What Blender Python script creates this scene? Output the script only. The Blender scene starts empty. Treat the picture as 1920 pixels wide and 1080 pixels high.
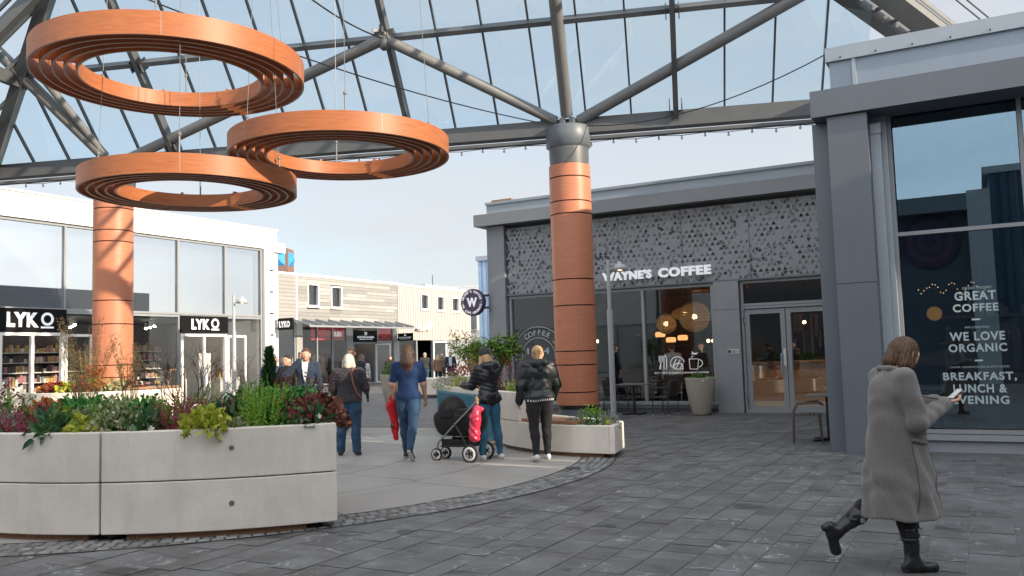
import bpy, math, random
import numpy as np
from mathutils import Vector, Matrix
random.seed(7); rng = np.random.default_rng(7)
SC = bpy.context.scene; COL = SC.collection; D = bpy.data
R = math.radians
# ------------------------------------------------------------------ camera
YAW, PITCH, ROLL, CH = R(28.8), math.atan(125/1600), .03, 1.55
cd = D.cameras.new("camera"); cam = D.objects.new("camera", cd); COL.objects.link(cam)
cd.sensor_width = 36; cd.lens = 30; cd.clip_end = 2000; cd.clip_start = .05
cam.matrix_world = (Matrix.Translation((0, 0, CH)) @ Matrix.Rotation(YAW, 4, 'Z')
                    @ Matrix.Rotation(R(90)+PITCH, 4, 'X') @ Matrix.Rotation(-ROLL, 4, 'Z'))
SC.camera = cam
# ------------------------------------------------------------------ sky, sun, exposure
SUN_AZ, SUN_EL = 95, 19
W = D.worlds.new("World"); SC.world = W; W.use_nodes = True
nt = W.node_tree; N = nt.nodes; L = nt.links
bg = N["Background"]; sky = N.new("ShaderNodeTexSky"); sky.sky_type = 'NISHITA'; sky.sun_disc = False
sky.sun_elevation = R(SUN_EL); sky.sun_rotation = R(SUN_AZ); sky.air_density = 1.0; sky.dust_density = 1.2; sky.ozone_density = 2.2
tc = N.new("ShaderNodeTexCoord"); mp = N.new("ShaderNodeMapping"); mp.inputs['Scale'].default_value = (1, 1.6, 5)
nz = N.new("ShaderNodeTexNoise"); nz.inputs['Scale'].default_value = 2.6; nz.inputs['Detail'].default_value = 9; nz.inputs['Roughness'].default_value = .62; nz.inputs['Distortion'].default_value = .6
rp = N.new("ShaderNodeValToRGB"); rp.color_ramp.elements[0].position = .3; rp.color_ramp.elements[0].color = (.66, .66, .66, 1); rp.color_ramp.elements[1].position = .72; rp.color_ramp.elements[1].color = (.94, .94, .94, 1)
mx = N.new("ShaderNodeMix"); mx.data_type = 'RGBA'; mx.inputs['B'].default_value = (4.7, 4.95, 5.2, 1)
dt = N.new("ShaderNodeVectorMath"); dt.operation = 'DOT_PRODUCT'; dt.inputs[1].default_value = (math.sin(YAW), -math.cos(YAW), .45); L.new(tc.outputs['Generated'], dt.inputs[0])
cb = N.new("ShaderNodeMapRange"); cb.inputs['From Min'].default_value = -.35; cb.inputs['From Max'].default_value = .9; cb.inputs['To Min'].default_value = .60; cb.inputs['To Max'].default_value = 1.7; L.new(dt.outputs['Value'], cb.inputs['Value'])
cm = N.new("ShaderNodeVectorMath"); cm.operation = 'SCALE'; cm.inputs[0].default_value = (4.95, 5.05, 5.15); L.new(cb.outputs[0], cm.inputs['Scale']); L.new(cm.outputs[0], mx.inputs['B'])
L.new(tc.outputs['Generated'], mp.inputs[0]); L.new(mp.outputs[0], nz.inputs['Vector']); L.new(nz.outputs['Fac'], rp.inputs[0])
hs = N.new('ShaderNodeHueSaturation'); hs.inputs['Saturation'].default_value = .95; L.new(sky.outputs[0], hs.inputs['Color']); L.new(rp.outputs[0], mx.inputs['Factor']); L.new(hs.outputs[0], mx.inputs['A']); L.new(mx.outputs['Result'], bg.inputs[0])
bg.inputs[1].default_value = .095
sl = D.lights.new("sun", 'SUN'); sl.energy = 2.75; sl.angle = R(.5); sl.color = (1, .84, .64)
so = D.objects.new("sun", sl); COL.objects.link(so); so.location = (30, 10, 40)
SD = Vector((math.sin(R(SUN_AZ))*math.cos(R(SUN_EL)), math.cos(R(SUN_AZ))*math.cos(R(SUN_EL)), math.sin(R(SUN_EL))))
so.rotation_euler = SD.to_track_quat('Z', 'Y').to_euler()
SC.view_settings.view_transform = 'Standard'; SC.view_settings.look = 'None'; SC.view_settings.exposure = 1.45; SC.view_settings.gamma = 1
SC.render.engine = 'CYCLES'; cy = SC.cycles
cy.use_denoising = True; cy.max_bounces = 8; cy.transparent_max_bounces = 24; cy.glossy_bounces = 4; cy.diffuse_bounces = 4
cy.caustics_reflective = False; cy.caustics_refractive = False; cy.sample_clamp_indirect = 8
# ------------------------------------------------------------------ picking points of the place by their bearing and distance
FW = cam.matrix_world.to_3x3() @ Vector((0, 0, -1)); RT = cam.matrix_world.to_3x3() @ Vector((1, 0, 0)); UP = cam.matrix_world.to_3x3() @ Vector((0, 1, 0))
CC = Vector((0, 0, CH))
def ray(x, y): return FW + RT*((x-960)/1600) - UP*((y-540)/1600)
def G(x, y, z=0.): d = ray(x, y); return CC + d*((z-CH)/d.z)
def AT(x, y, t): return CC + ray(x, y)*t
def PX(x, y, X): d = ray(x, y); return CC + d*(X/d.x)
def PY(x, y, Y): d = ray(x, y); return CC + d*(Y/d.y)
def az(a): return -R(a-28.8)          # turn about z for "a degrees clockwise from the way the camera looks"
# ------------------------------------------------------------------ materials
def _base(name):
    m = D.materials.new(name); m.use_nodes = True
    return m, m.node_tree.nodes, m.node_tree.links, m.node_tree.nodes["Principled BSDF"]
def M(name, col, rough=.6, metal=0., var=.12, vs=3., bump=0., bs=60., island=0., spec=.5, stretch=None, alt=None, coat=0., emit=0., sheen=0.):
    m, n, l, p = _base(name)
    p.inputs['Roughness'].default_value = rough; p.inputs['Metallic'].default_value = metal
    p.inputs['Specular IOR Level'].default_value = spec; p.inputs['Coat Weight'].default_value = coat; p.inputs['Sheen Weight'].default_value = sheen
    t = n.new("ShaderNodeTexCoord"); v = t.outputs['Object']
    if stretch:
        q = n.new("ShaderNodeMapping"); q.inputs['Scale'].default_value = stretch; l.new(v, q.inputs[0]); v = q.outputs[0]
    z = n.new("ShaderNodeTexNoise"); z.inputs['Scale'].default_value = vs; z.inputs['Detail'].default_value = 6; z.inputs['Roughness'].default_value = .65; l.new(v, z.inputs['Vector'])
    r = n.new("ShaderNodeValToRGB"); e = r.color_ramp.elements
    a = alt or col
    e[0].position = .3; e[1].position = .7
    e[0].color = (*[min(1, c*(1-var)) for c in a], 1); e[1].color = (*[min(1, c*(1+var)) for c in col], 1)
    l.new(z.outputs['Fac'], r.inputs[0]); c = r.outputs[0]
    if island:
        g = n.new("ShaderNodeNewGeometry"); h = n.new("ShaderNodeHueSaturation"); mr = n.new("ShaderNodeMapRange")
        mr.inputs['To Min'].default_value = 1-island; mr.inputs['To Max'].default_value = 1+island
        l.new(g.outputs['Random Per Island'], mr.inputs['Value']); l.new(mr.outputs[0], h.inputs['Value']); l.new(c, h.inputs['Color']); c = h.outputs[0]
    l.new(c, p.inputs['Base Color'])
    if rough > .15:
        mr2 = n.new("ShaderNodeMapRange"); mr2.inputs['To Min'].default_value = max(0, rough-.1); mr2.inputs['To Max'].default_value = min(1, rough+.1)
        l.new(z.outputs['Fac'], mr2.inputs['Value']); l.new(mr2.outputs[0], p.inputs['Roughness'])
    if bump:
        z2 = n.new("ShaderNodeTexNoise"); z2.inputs['Scale'].default_value = bs; z2.inputs['Detail'].default_value = 5; l.new(v, z2.inputs['Vector'])
        b = n.new("ShaderNodeBump"); b.inputs['Strength'].default_value = bump; b.inputs['Distance'].default_value = .01
        l.new(z2.outputs['Fac'], b.inputs['Height']); l.new(b.outputs[0], p.inputs['Normal'])
    if emit:
        p.inputs['Emission Color'].default_value = (*col, 1); p.inputs['Emission Strength'].default_value = emit
    return m
def glass(name, tint=(.9, .95, .96), base=.04, k=1.0, rough=0., refl=(.95, .97, 1)):
    m, n, l, p = _base(name); n.remove(p); o = n["Material Output"]
    t = n.new("ShaderNodeBsdfTransparent"); t.inputs[0].default_value = (*tint, 1)
    g = n.new("ShaderNodeBsdfGlossy"); g.inputs['Roughness'].default_value = rough; g.inputs[0].default_value = (*refl, 1)
    f = n.new("ShaderNodeFresnel"); ge = n.new("ShaderNodeNewGeometry"); io = n.new("ShaderNodeMapRange"); io.inputs['To Min'].default_value = 1.5; io.inputs['To Max'].default_value = 1/1.5; l.new(ge.outputs['Backfacing'], io.inputs['Value']); l.new(io.outputs[0], f.inputs[0])
    a = n.new("ShaderNodeMath"); a.operation = 'MULTIPLY_ADD'; a.use_clamp = True; a.inputs[1].default_value = k; a.inputs[2].default_value = base
    x = n.new("ShaderNodeMixShader"); l.new(f.outputs[0], a.inputs[0]); l.new(a.outputs[0], x.inputs[0]); l.new(t.outputs[0], x.inputs[1]); l.new(g.outputs[0], x.inputs[2]); l.new(x.outputs[0], o.inputs[0])
    return m
def leafmat(name, cols, rough=.5, trans=.25):
    m, n, l, p = _base(name); p.inputs['Roughness'].default_value = rough; p.inputs['Specular IOR Level'].default_value = .35
    g = n.new("ShaderNodeNewGeometry"); r = n.new("ShaderNodeValToRGB"); e = r.color_ramp.elements
    while len(e) < len(cols): e.new(.5)
    for i, c in enumerate(cols): e[i].position = i/max(1, len(cols)-1); e[i].color = (*c, 1)
    t = n.new("ShaderNodeTexCoord"); z = n.new("ShaderNodeTexNoise"); z.inputs['Scale'].default_value = 30; l.new(t.outputs['Object'], z.inputs['Vector'])
    h = n.new("ShaderNodeHueSaturation"); mr = n.new("ShaderNodeMapRange"); mr.inputs['To Min'].default_value = .65; mr.inputs['To Max'].default_value = 1.35
    l.new(z.outputs['Fac'], mr.inputs['Value']); l.new(mr.outputs[0], h.inputs['Value'])
    l.new(g.outputs['Random Per Island'], r.inputs[0]); l.new(r.outputs[0], h.inputs['Color']); l.new(h.outputs[0], p.inputs['Base Color'])
    tr = n.new("ShaderNodeBsdfTranslucent"); l.new(h.outputs[0], tr.inputs[0]); x = n.new("ShaderNodeMixShader"); x.inputs[0].default_value = trans
    l.new(p.outputs[0], x.inputs[1]); l.new(tr.outputs[0], x.inputs[2]); l.new(x.outputs[0], n["Material Output"].inputs[0])
    return m
# ------------------------------------------------------------------ mesh collector
class MB:
    def __init__(s): s.v = []; s.f = []; s.m = []; s.sm = []
    def add(s, v, f, mi=0, smooth=False):
        o = len(s.v); s.v += [tuple(q) for q in v]; s.f += [tuple(i+o for i in q) for q in f]; s.m += [mi]*len(f); s.sm += [smooth]*len(f); return s
    def box(s, p, q, mi=0, rz=0, ctr=None):
        (x0, y0, z0), (x1, y1, z1) = [min(a, b) for a, b in zip(p, q)], [max(a, b) for a, b in zip(p, q)]
        v = [(x, y, z) for z in (z0, z1) for y in (y0, y1) for x in (x0, x1)]
        if rz:
            c = ctr or ((x0+x1)/2, (y0+y1)/2); k, w = math.cos(rz), math.sin(rz)
            v = [(c[0]+(x-c[0])*k-(y-c[1])*w, c[1]+(x-c[0])*w+(y-c[1])*k, z) for x, y, z in v]
        return s.add(v, [(0, 2, 3, 1), (4, 5, 7, 6), (0, 1, 5, 4), (2, 6, 7, 3), (0, 4, 6, 2), (1, 3, 7, 5)], mi)
    def bar(s, a, b, w, h, mi=0, up=(0, 0, 1)):
        a, b = Vector(a), Vector(b); d = (b-a).normalized(); u = Vector(up); x = d.cross(u)
        if x.length < 1e-4: x = d.cross(Vector((1, 0, 0)))
        x.normalize(); y = x.cross(d).normalized(); v = []
        for c in (a, b):
            for i, j in ((-1, -1), (1, -1), (1, 1), (-1, 1)): v.append(c+x*(i*w/2)+y*(j*h/2))
        return s.add(v, [(0, 1, 2, 3), (7, 6, 5, 4), (0, 4, 5, 1), (1, 5, 6, 2), (2, 6, 7, 3), (3, 7, 4, 0)], mi)
    def tube(s, pts, r, n=8, mi=0, cap=True):
        pts = [Vector(p) for p in pts]; rs = r if isinstance(r, (list, tuple)) else [r]*len(pts); v = []; f = []; prev = None
        for i, p in enumerate(pts):
            d = (pts[min(i+1, len(pts)-1)]-pts[max(i-1, 0)])
            d = d.normalized() if d.length > 1e-9 else Vector((0, 0, 1))
            if prev is None:
                x = d.cross(Vector((0, 0, 1)))
                if x.length < 1e-3: x = d.cross(Vector((1, 0, 0)))
            else: x = prev - d*prev.dot(d)
            x.normalize(); prev = x; y = d.cross(x)
            for k in range(n): t = 2*math.pi*k/n; v.append(p+(x*math.cos(t)+y*math.sin(t))*rs[i])
        for i in range(len(pts)-1):
            for k in range(n): f.append((i*n+k, i*n+(k+1) % n, (i+1)*n+(k+1) % n, (i+1)*n+k))
        s.add(v, f, mi, n > 5)
        if cap: s.add(v[:n], [tuple(range(n))[::-1]], mi); s.add(v[-n:], [tuple(range(n))], mi)
        return s
    def lathe(s, prof, c=(0, 0, 0), n=32, mi=0, smooth=True, a0=0., a1=2*math.pi):
        full = abs(a1-a0-2*math.pi) < 1e-6; k = n if full else n+1; v = []; f = []; P = len(prof)
        for i in range(k):
            t = a0+(a1-a0)*i/n
            for r, z in prof: v.append((c[0]+r*math.cos(t), c[1]+r*math.sin(t), c[2]+z))
        for i in range(n):
            j = (i+1) % k
            for q in range(P-1): f.append((i*P+q, j*P+q, j*P+q+1, i*P+q+1))
        return s.add(v, f, mi, smooth)
    def prism(s, poly, z0, z1, mi=0):
        n = len(poly); v = [(p[0], p[1], z0) for p in poly]+[(p[0], p[1], z1) for p in poly]
        return s.add(v, [tuple(range(n))[::-1], tuple(range(n, 2*n))]+[(i, (i+1) % n, (i+1) % n+n, i+n) for i in range(n)], mi)
    def ball(s, c, r, n=12, mi=0, sc=(1, 1, 1)):
        v = []; f = []; h = n//2
        for i in range(h+1):
            p = math.pi*i/h
            for k in range(n): t = 2*math.pi*k/n; v.append((c[0]+r*sc[0]*math.sin(p)*math.cos(t), c[1]+r*sc[1]*math.sin(p)*math.sin(t), c[2]+r*sc[2]*math.cos(p)))
        for i in range(h):
            for k in range(n): f.append((i*n+k, (i+1)*n+k, (i+1)*n+(k+1) % n, i*n+(k+1) % n))
        return s.add(v, f, mi, True)
    def xf(s, mat):
        s.v = [tuple(mat @ Vector(q)) for q in s.v]; return s
    def build(s, name, mats, parent=None, local=False, bevel=0.):
        me = D.meshes.new(name); v = s.v
        if parent is not None and not local:
            o = origin(parent); v = [(a-o[0], b-o[1], c-o[2]) for a, b, c in v]
        me.from_pydata(v, [], s.f)
        for m in (mats if isinstance(mats, (list, tuple)) else [mats]): me.materials.append(m)
        me.polygons.foreach_set('material_index', s.m); me.polygons.foreach_set('use_smooth', s.sm); me.update()
        ob = D.objects.new(name, me); COL.objects.link(ob)
        if parent is not None: ob.parent = parent
        if bevel:
            b = ob.modifiers.new("bevel", 'BEVEL'); b.width = bevel; b.segments = 2; b.limit_method = 'ANGLE'
        return ob
def origin(o):
    t = Vector((0, 0, 0))
    while o is not None: t += o.location; o = o.parent
    return t
def tag(o, label=None, cat=None, group=None, kind=None):
    if label: o['label'] = label
    if cat: o['category'] = cat
    if group: o['group'] = group
    if kind: o['kind'] = kind
    return o
def thing(name, label, cat, loc=(0, 0, 0), rz=0., group=None):
    o = D.objects.new(name, None); COL.objects.link(o); o.location = loc; o.rotation_euler = (0, 0, rz); o.empty_display_size = .2
    return tag(o, label, cat, group)
def copy_tree(o, parent=None):
    c = o.copy(); COL.objects.link(c); c.parent = parent
    for ch in [k for k in D.objects if k.parent == o]: copy_tree(ch, c)
    return c
def npmesh(name, v, faces_list, mat, parent=None, smooth=True):
    """v: (n,3) array; faces_list: list of (m,k) int arrays"""
    me = D.meshes.new(name); me.vertices.add(len(v)); me.vertices.foreach_set('co', np.asarray(v, np.float32).ravel())
    li = np.concatenate([f.ravel() for f in faces_list]).astype(np.int32); tot = np.concatenate([np.full(len(f), f.shape[1]) for f in faces_list]).astype(np.int32)
    st = np.concatenate([[0], np.cumsum(tot)[:-1]]).astype(np.int32)
    me.loops.add(len(li)); me.loops.foreach_set('vertex_index', li); me.polygons.add(len(tot)); me.polygons.foreach_set('loop_start', st); me.polygons.foreach_set('loop_total', tot)
    me.polygons.foreach_set('use_smooth', np.full(len(tot), smooth)); me.update(calc_edges=True); me.validate()
    me.materials.append(mat); ob = D.objects.new(name, me); COL.objects.link(ob)
    if parent is not None: ob.parent = parent
    return ob
_dg = None
def text_mb(body, size=1., bold=.0, depth=.02, align='CENTER', spacing=1.):
    """lettering as mesh data in the x-y plane, height of capitals about .7*size"""
    cu = D.curves.new("lettering", 'FONT'); cu.body = body; cu.size = size; cu.offset = bold; cu.extrude = depth/2; cu.align_x = align; cu.space_character = spacing*(1.14 if bold > .02 else 1.04); cu.resolution_u = 3
    ob = D.objects.new("lettering", cu); COL.objects.link(ob); dg = bpy.context.evaluated_depsgraph_get(); dg.update()
    me = D.meshes.new_from_object(ob.evaluated_get(dg)); mb = MB()
    mb.add([v.co.copy() for v in me.vertices], [tuple(p.vertices) for p in me.polygons])
    D.objects.remove(ob); D.curves.remove(cu); D.meshes.remove(me)
    return mb
def fit(mb, x0, x1, y0, y1):
    """scale lettering into a rectangle"""
    xs = [v[0] for v in mb.v]; ys = [v[1] for v in mb.v]; a, b, c, d = min(xs), max(xs), min(ys), max(ys)
    mb.v = [(x0+(v[0]-a)/(b-a)*(x1-x0), y0+(v[1]-c)/(d-c)*(y1-y0), v[2]) for v in mb.v]; return mb
def stand(o, face, mir=False):
    """matrix putting x-y lettering upright at o; face 'S' looks to -Y, 'E' looks to +X"""
    if face == 'S': return Matrix.Translation(o) @ Matrix.Rotation(R(90), 4, 'X')
    return Matrix.Translation(o) @ Matrix.Rotation(R(90), 4, 'Z') @ Matrix.Rotation(R(90), 4, 'X')
# ================================================================== MATERIALS
m_slate = M("slate paving", (.108, .110, .113), .6, var=.38, vs=2.2, bump=.5, bs=9, island=.13, alt=(.114, .108, .103))
def veins(m):
    n, l = m.node_tree.nodes, m.node_tree.links; p = n["Principled BSDF"]; src = p.inputs['Base Color'].links[0].from_socket
    t = n.new("ShaderNodeTexCoord"); g = n.new("ShaderNodeNewGeometry"); a = n.new("ShaderNodeVectorMath"); a.operation = 'SCALE'; c = n.new("ShaderNodeCombineXYZ")
    for i in range(3): l.new(g.outputs['Random Per Island'], c.inputs[i])
    l.new(c.outputs[0], a.inputs[0]); a.inputs['Scale'].default_value = 40; b = n.new("ShaderNodeVectorMath"); l.new(t.outputs['Object'], b.inputs[0]); l.new(a.outputs[0], b.inputs[1])
    z = n.new("ShaderNodeTexNoise"); z.inputs['Scale'].default_value = 1.7; z.inputs['Detail'].default_value = 4; z.inputs['Distortion'].default_value = 2.2; l.new(b.outputs[0], z.inputs['Vector'])
    r = n.new("ShaderNodeValToRGB"); e = r.color_ramp.elements; e[0].position = .485; e[0].color = (0, 0, 0, 1); e[1].position = .5; e[1].color = (.75, .75, .75, 1); k = e.new(.517); k.color = (0, 0, 0, 1)
    l.new(z.outputs['Fac'], r.inputs[0]); z2 = n.new("ShaderNodeTexNoise"); z2.inputs['Scale'].default_value = 3.1; l.new(b.outputs[0], z2.inputs['Vector'])
    r2 = n.new("ShaderNodeValToRGB"); r2.color_ramp.elements[0].position = .5; r2.color_ramp.elements[1].position = .62; l.new(z2.outputs['Fac'], r2.inputs[0])
    mm = n.new("ShaderNodeMath"); mm.operation = 'MULTIPLY'; l.new(r.outputs[0], mm.inputs[0]); l.new(r2.outputs[0], mm.inputs[1])
    x = n.new("ShaderNodeMix"); x.data_type = 'RGBA'; x.inputs['B'].default_value = (.38, .38, .39, 1); l.new(mm.outputs[0], x.inputs['Factor']); l.new(src, x.inputs['A'])
    # old spills and damp that soaked into single stones
    w = n.new("ShaderNodeTexNoise"); w.inputs['Scale'].default_value = 1.3; w.inputs['Detail'].default_value = 3; l.new(b.outputs[0], w.inputs['Vector'])
    wr = n.new("ShaderNodeValToRGB"); wr.color_ramp.elements[0].position = .66; wr.color_ramp.elements[0].color = (0, 0, 0, 1); wr.color_ramp.elements[1].position = .7; wr.color_ramp.elements[1].color = (.8, .8, .8, 1); l.new(w.outputs['Fac'], wr.inputs[0])
    y = n.new("ShaderNodeMix"); y.data_type = 'RGBA'; y.inputs['B'].default_value = (.035, .034, .036, 1); l.new(wr.outputs[0], y.inputs['Factor']); l.new(x.outputs['Result'], y.inputs['A'])
    l.new(y.outputs['Result'], p.inputs['Base Color'])
veins(m_slate)
m_mortar = M("paving joint sand", (.21, .21, .208), .9, var=.4, vs=9, bump=.4, bs=120)
m_joint = M("dark joint", (.06, .057, .053), .9)
m_granite = M("granite slab", (.30, .282, .26), .6, var=.14, vs=1.4, bump=.12, bs=160, island=.14)
m_cobble = M("cobble stone", (.17, .168, .165), .75, var=.3, vs=14, bump=.5, bs=60, island=.4)
m_conc = M("planter concrete", (.72, .655, .575), .72, var=.15, vs=1.1, bump=.22, bs=130)
def specks(m, col=(.16, .14, .12), sc=80, th=.52):
    n, l = m.node_tree.nodes, m.node_tree.links; p = n["Principled BSDF"]; src = p.inputs['Base Color'].links[0].from_socket
    t = n.new("ShaderNodeTexCoord"); v = n.new("ShaderNodeTexVoronoi"); v.inputs['Scale'].default_value = sc; l.new(t.outputs['Object'], v.inputs['Vector'])
    z = n.new("ShaderNodeTexNoise"); z.inputs['Scale'].default_value = 2.5; z.inputs['Detail'].default_value = 3; l.new(t.outputs['Object'], z.inputs['Vector'])
    s = n.new("ShaderNodeMath"); s.operation = 'MULTIPLY'; s.inputs[1].default_value = th*.55; l.new(z.outputs['Fac'], s.inputs[0])
    c = n.new("ShaderNodeMath"); c.operation = 'LESS_THAN'; l.new(v.outputs['Distance'], c.inputs[0]); l.new(s.outputs[0], c.inputs[1])
    k = n.new("ShaderNodeMath"); k.operation = 'MULTIPLY'; k.inputs[1].default_value = .6; l.new(c.outputs[0], k.inputs[0])
    x = n.new("ShaderNodeMix"); x.data_type = 'RGBA'; x.inputs['B'].default_value = (*col, 1); l.new(k.outputs[0], x.inputs['Factor']); l.new(src, x.inputs['A']); l.new(x.outputs['Result'], p.inputs['Base Color'])
def streaks(m):
    n, l = m.node_tree.nodes, m.node_tree.links; p = n["Principled BSDF"]; src = p.inputs['Base Color'].links[0].from_socket
    t = n.new("ShaderNodeTexCoord"); q = n.new("ShaderNodeMapping"); q.inputs['Scale'].default_value = (3.2, 3.2, .5); l.new(t.outputs['Object'], q.inputs[0]); z = n.new("ShaderNodeTexNoise"); z.inputs['Scale'].default_value = 1.6; z.inputs['Detail'].default_value = 7; z.inputs['Roughness'].default_value = .7; l.new(q.outputs[0], z.inputs['Vector'])
    r = n.new("ShaderNodeValToRGB"); r.color_ramp.elements[0].position = .5; r.color_ramp.elements[0].color = (0, 0, 0, 1); r.color_ramp.elements[1].position = .74; r.color_ramp.elements[1].color = (.2, .2, .2, 1); l.new(z.outputs['Fac'], r.inputs[0])
    x = n.new("ShaderNodeMix"); x.data_type = 'RGBA'; x.inputs['B'].default_value = (.30, .26, .21, 1); l.new(r.outputs[0], x.inputs['Factor']); l.new(src, x.inputs['A']); l.new(x.outputs['Result'], p.inputs['Base Color'])
specks(m_conc); streaks(m_conc); specks(m_granite, (.12, .115, .11), 110, .5)
m_wood = M("wood veneer", (.52, .20, .112), .45, var=.13, vs=5, stretch=(.7, .7, 26), spec=.4, alt=(.45, .165, .088))
m_ring = M("wood veneer of the rings", (.37, .128, .048), .45, var=.18, vs=4, stretch=(1, 1, 30), spec=.3, alt=(.29, .092, .033))
m_ringedge = M("ring edge band", (.34, .29, .26), .5, var=.08)
m_steel = M("dark grey steel", (.085, .09, .096), .45, var=.1, spec=.5)
m_pipe = M("painted steel pipe", (.165, .168, .17), .42, var=.08)
m_clad = M("grey cladding panel", (.25, .265, .28), .5, var=.06, vs=1.2, bump=.05, bs=200)
m_cladd = M("dark grey cladding panel", (.118, .135, .158), .45, var=.07, vs=1.2)
m_silver = M("pale metal capping", (.33, .375, .42), .45, var=.06, vs=1.5)
m_alu = M("aluminium frame", (.27, .29, .31), .4, var=.05)
m_white = M("white cladding", (.78, .77, .75), .6, var=.04, vs=1.)
m_offw = M("off white render", (.66, .65, .64), .7, var=.05)
m_black = M("black plastic", (.012, .012, .013), .45, var=.2)
m_sign = M("black sign face", (.005, .005, .006), .6, var=.2, spec=.15)
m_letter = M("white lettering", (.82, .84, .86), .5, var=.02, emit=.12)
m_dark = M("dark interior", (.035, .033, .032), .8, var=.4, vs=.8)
m_floor = M("shop floor", (.20, .18, .16), .5, var=.2)
m_planks = M("bench planks", (.30, .15, .075), .6, var=.3, vs=4, stretch=(3, 30, 3))
m_teal = M("teal steel", (.035, .19, .27), .5, var=.1)
m_soil = M("planter soil", (.03, .022, .017), .95, var=.4, vs=20, bump=.8, bs=60)
m_bulb = M("lit bulb", (1, .62, .25), .4, var=0, emit=5)
m_glow = M("shop spotlight", (1, .9, .75), .4, var=0, emit=40)
g_roof = glass("roof glass", (.86, .93, .965), .01, .7)
g_shop = glass("shop glass", (.94, .955, .955), .0, 1.0)
g_lyko = glass("upper shop glass", (.92, .94, .95), .5, 1.2, .01)
g_cafe = glass("cafe glass", (.84, .87, .88), .04, 1.2); g_corner = glass("sky tinted glass", (.72, .78, .82), .12, 1.2, 0, (.55, .78, .95))  # corner panes: blue of the reflected sky put into the reflection colour
# ================================================================== GROUND
DC = (-10.9, 9.6); DR = 5.95
def build_ground():
    mb = MB(); mb.add([(-900, -600, -.007), (900, -600, -.007), (900, 1500, -.007), (-900, 1500, -.007)], [(0, 1, 2, 3)])
    tag(mb.build("ground", m_mortar), kind='structure')
    mb = MB(); r = random.Random(3); x = -33.5; gp = .0042
    while x < 9:
        w = r.choice((.22, .27, .32, .32)); y = -4 + r.random()*.5
        while y < 62:
            l = r.choice((.25, .32, .4, .48, .56))*(1 if y < 30 else 1.6); cx, cy_ = x+w/2, y+l/2
            inb = math.hypot(cx-DC[0], cy_-DC[1])
            if inb > DR-.1 and not (cy_ > 22 and (cx > -11.6)) and not (cx < -24.6 and cy_ < 25.3):
                h = r.uniform(-.002, .002)
                mb.add([(x+gp, y+gp, h), (x+w-gp, y+gp, h), (x+w-gp, y+l-gp, h), (x+gp, y+l-gp, h)], [(0, 1, 2, 3)])
            y += l
        x += w
    tag(mb.build("pavement", m_slate), kind='structure')
    mb = MB(); mb.lathe([(0, .006), (DR+.52, .006)], (DC[0], DC[1], 0), 120); tag(mb.build("plaza_ground", m_joint), kind='structure')
    mb = MB(); ra = 0.0
    for k, w in enumerate((.9, 1.1, 1.25, 1.35, 1.35)):
        rb = min(ra+w, DR); n = max(5, int(2*math.pi*(ra+w)/1.9)); off = k*.37
        for i in range(n):
            a0 = off+2*math.pi*i/n+.007/max(.4, rb); a1 = off+2*math.pi*(i+1)/n-.007/max(.4, rb); q = 8
            v = []
            for j in range(q+1):
                t = a0+(a1-a0)*j/q
                for rr in (ra+.007, rb-.007): v.append((DC[0]+rr*math.cos(t), DC[1]+rr*math.sin(t), .011))
            mb.add(v, [(2*j, 2*j+1, 2*j+3, 2*j+2) for j in range(q)])
        ra = rb
    tag(mb.build("plaza_floor", m_granite), kind='structure')
    mb = MB(); rr = DR+.01
    for k in range(5):
        w = .098; n = int(2*math.pi*rr/.115)
        for i in range(n):
            a0 = k*.31+2*math.pi*(i+.06)/n; a1 = k*.31+2*math.pi*(i+.94)/n; h = .012+random.uniform(-.003, .005)
            r0, r1 = rr+random.uniform(0, .012), rr+w-random.uniform(0, .012); ch = .012/rr
            P = lambda r_, a, z: (DC[0]+r_*math.cos(a), DC[1]+r_*math.sin(a), z)
            mb.add([P(r0, a0, .004), P(r1, a0, .004), P(r1, a1, .004), P(r0, a1, .004), P(r0+.012, a0+ch, h), P(r1-.012, a0+ch, h), P(r1-.012, a1-ch, h), P(r0+.012, a1-ch, h)],
                   [(4, 5, 6, 7), (0, 1, 5, 4), (1, 2, 6, 5), (2, 3, 7, 6), (3, 0, 4, 7)])
        rr += w
    tag(mb.build("cobble_path", m_cobble), kind='structure')
build_ground()
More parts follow.
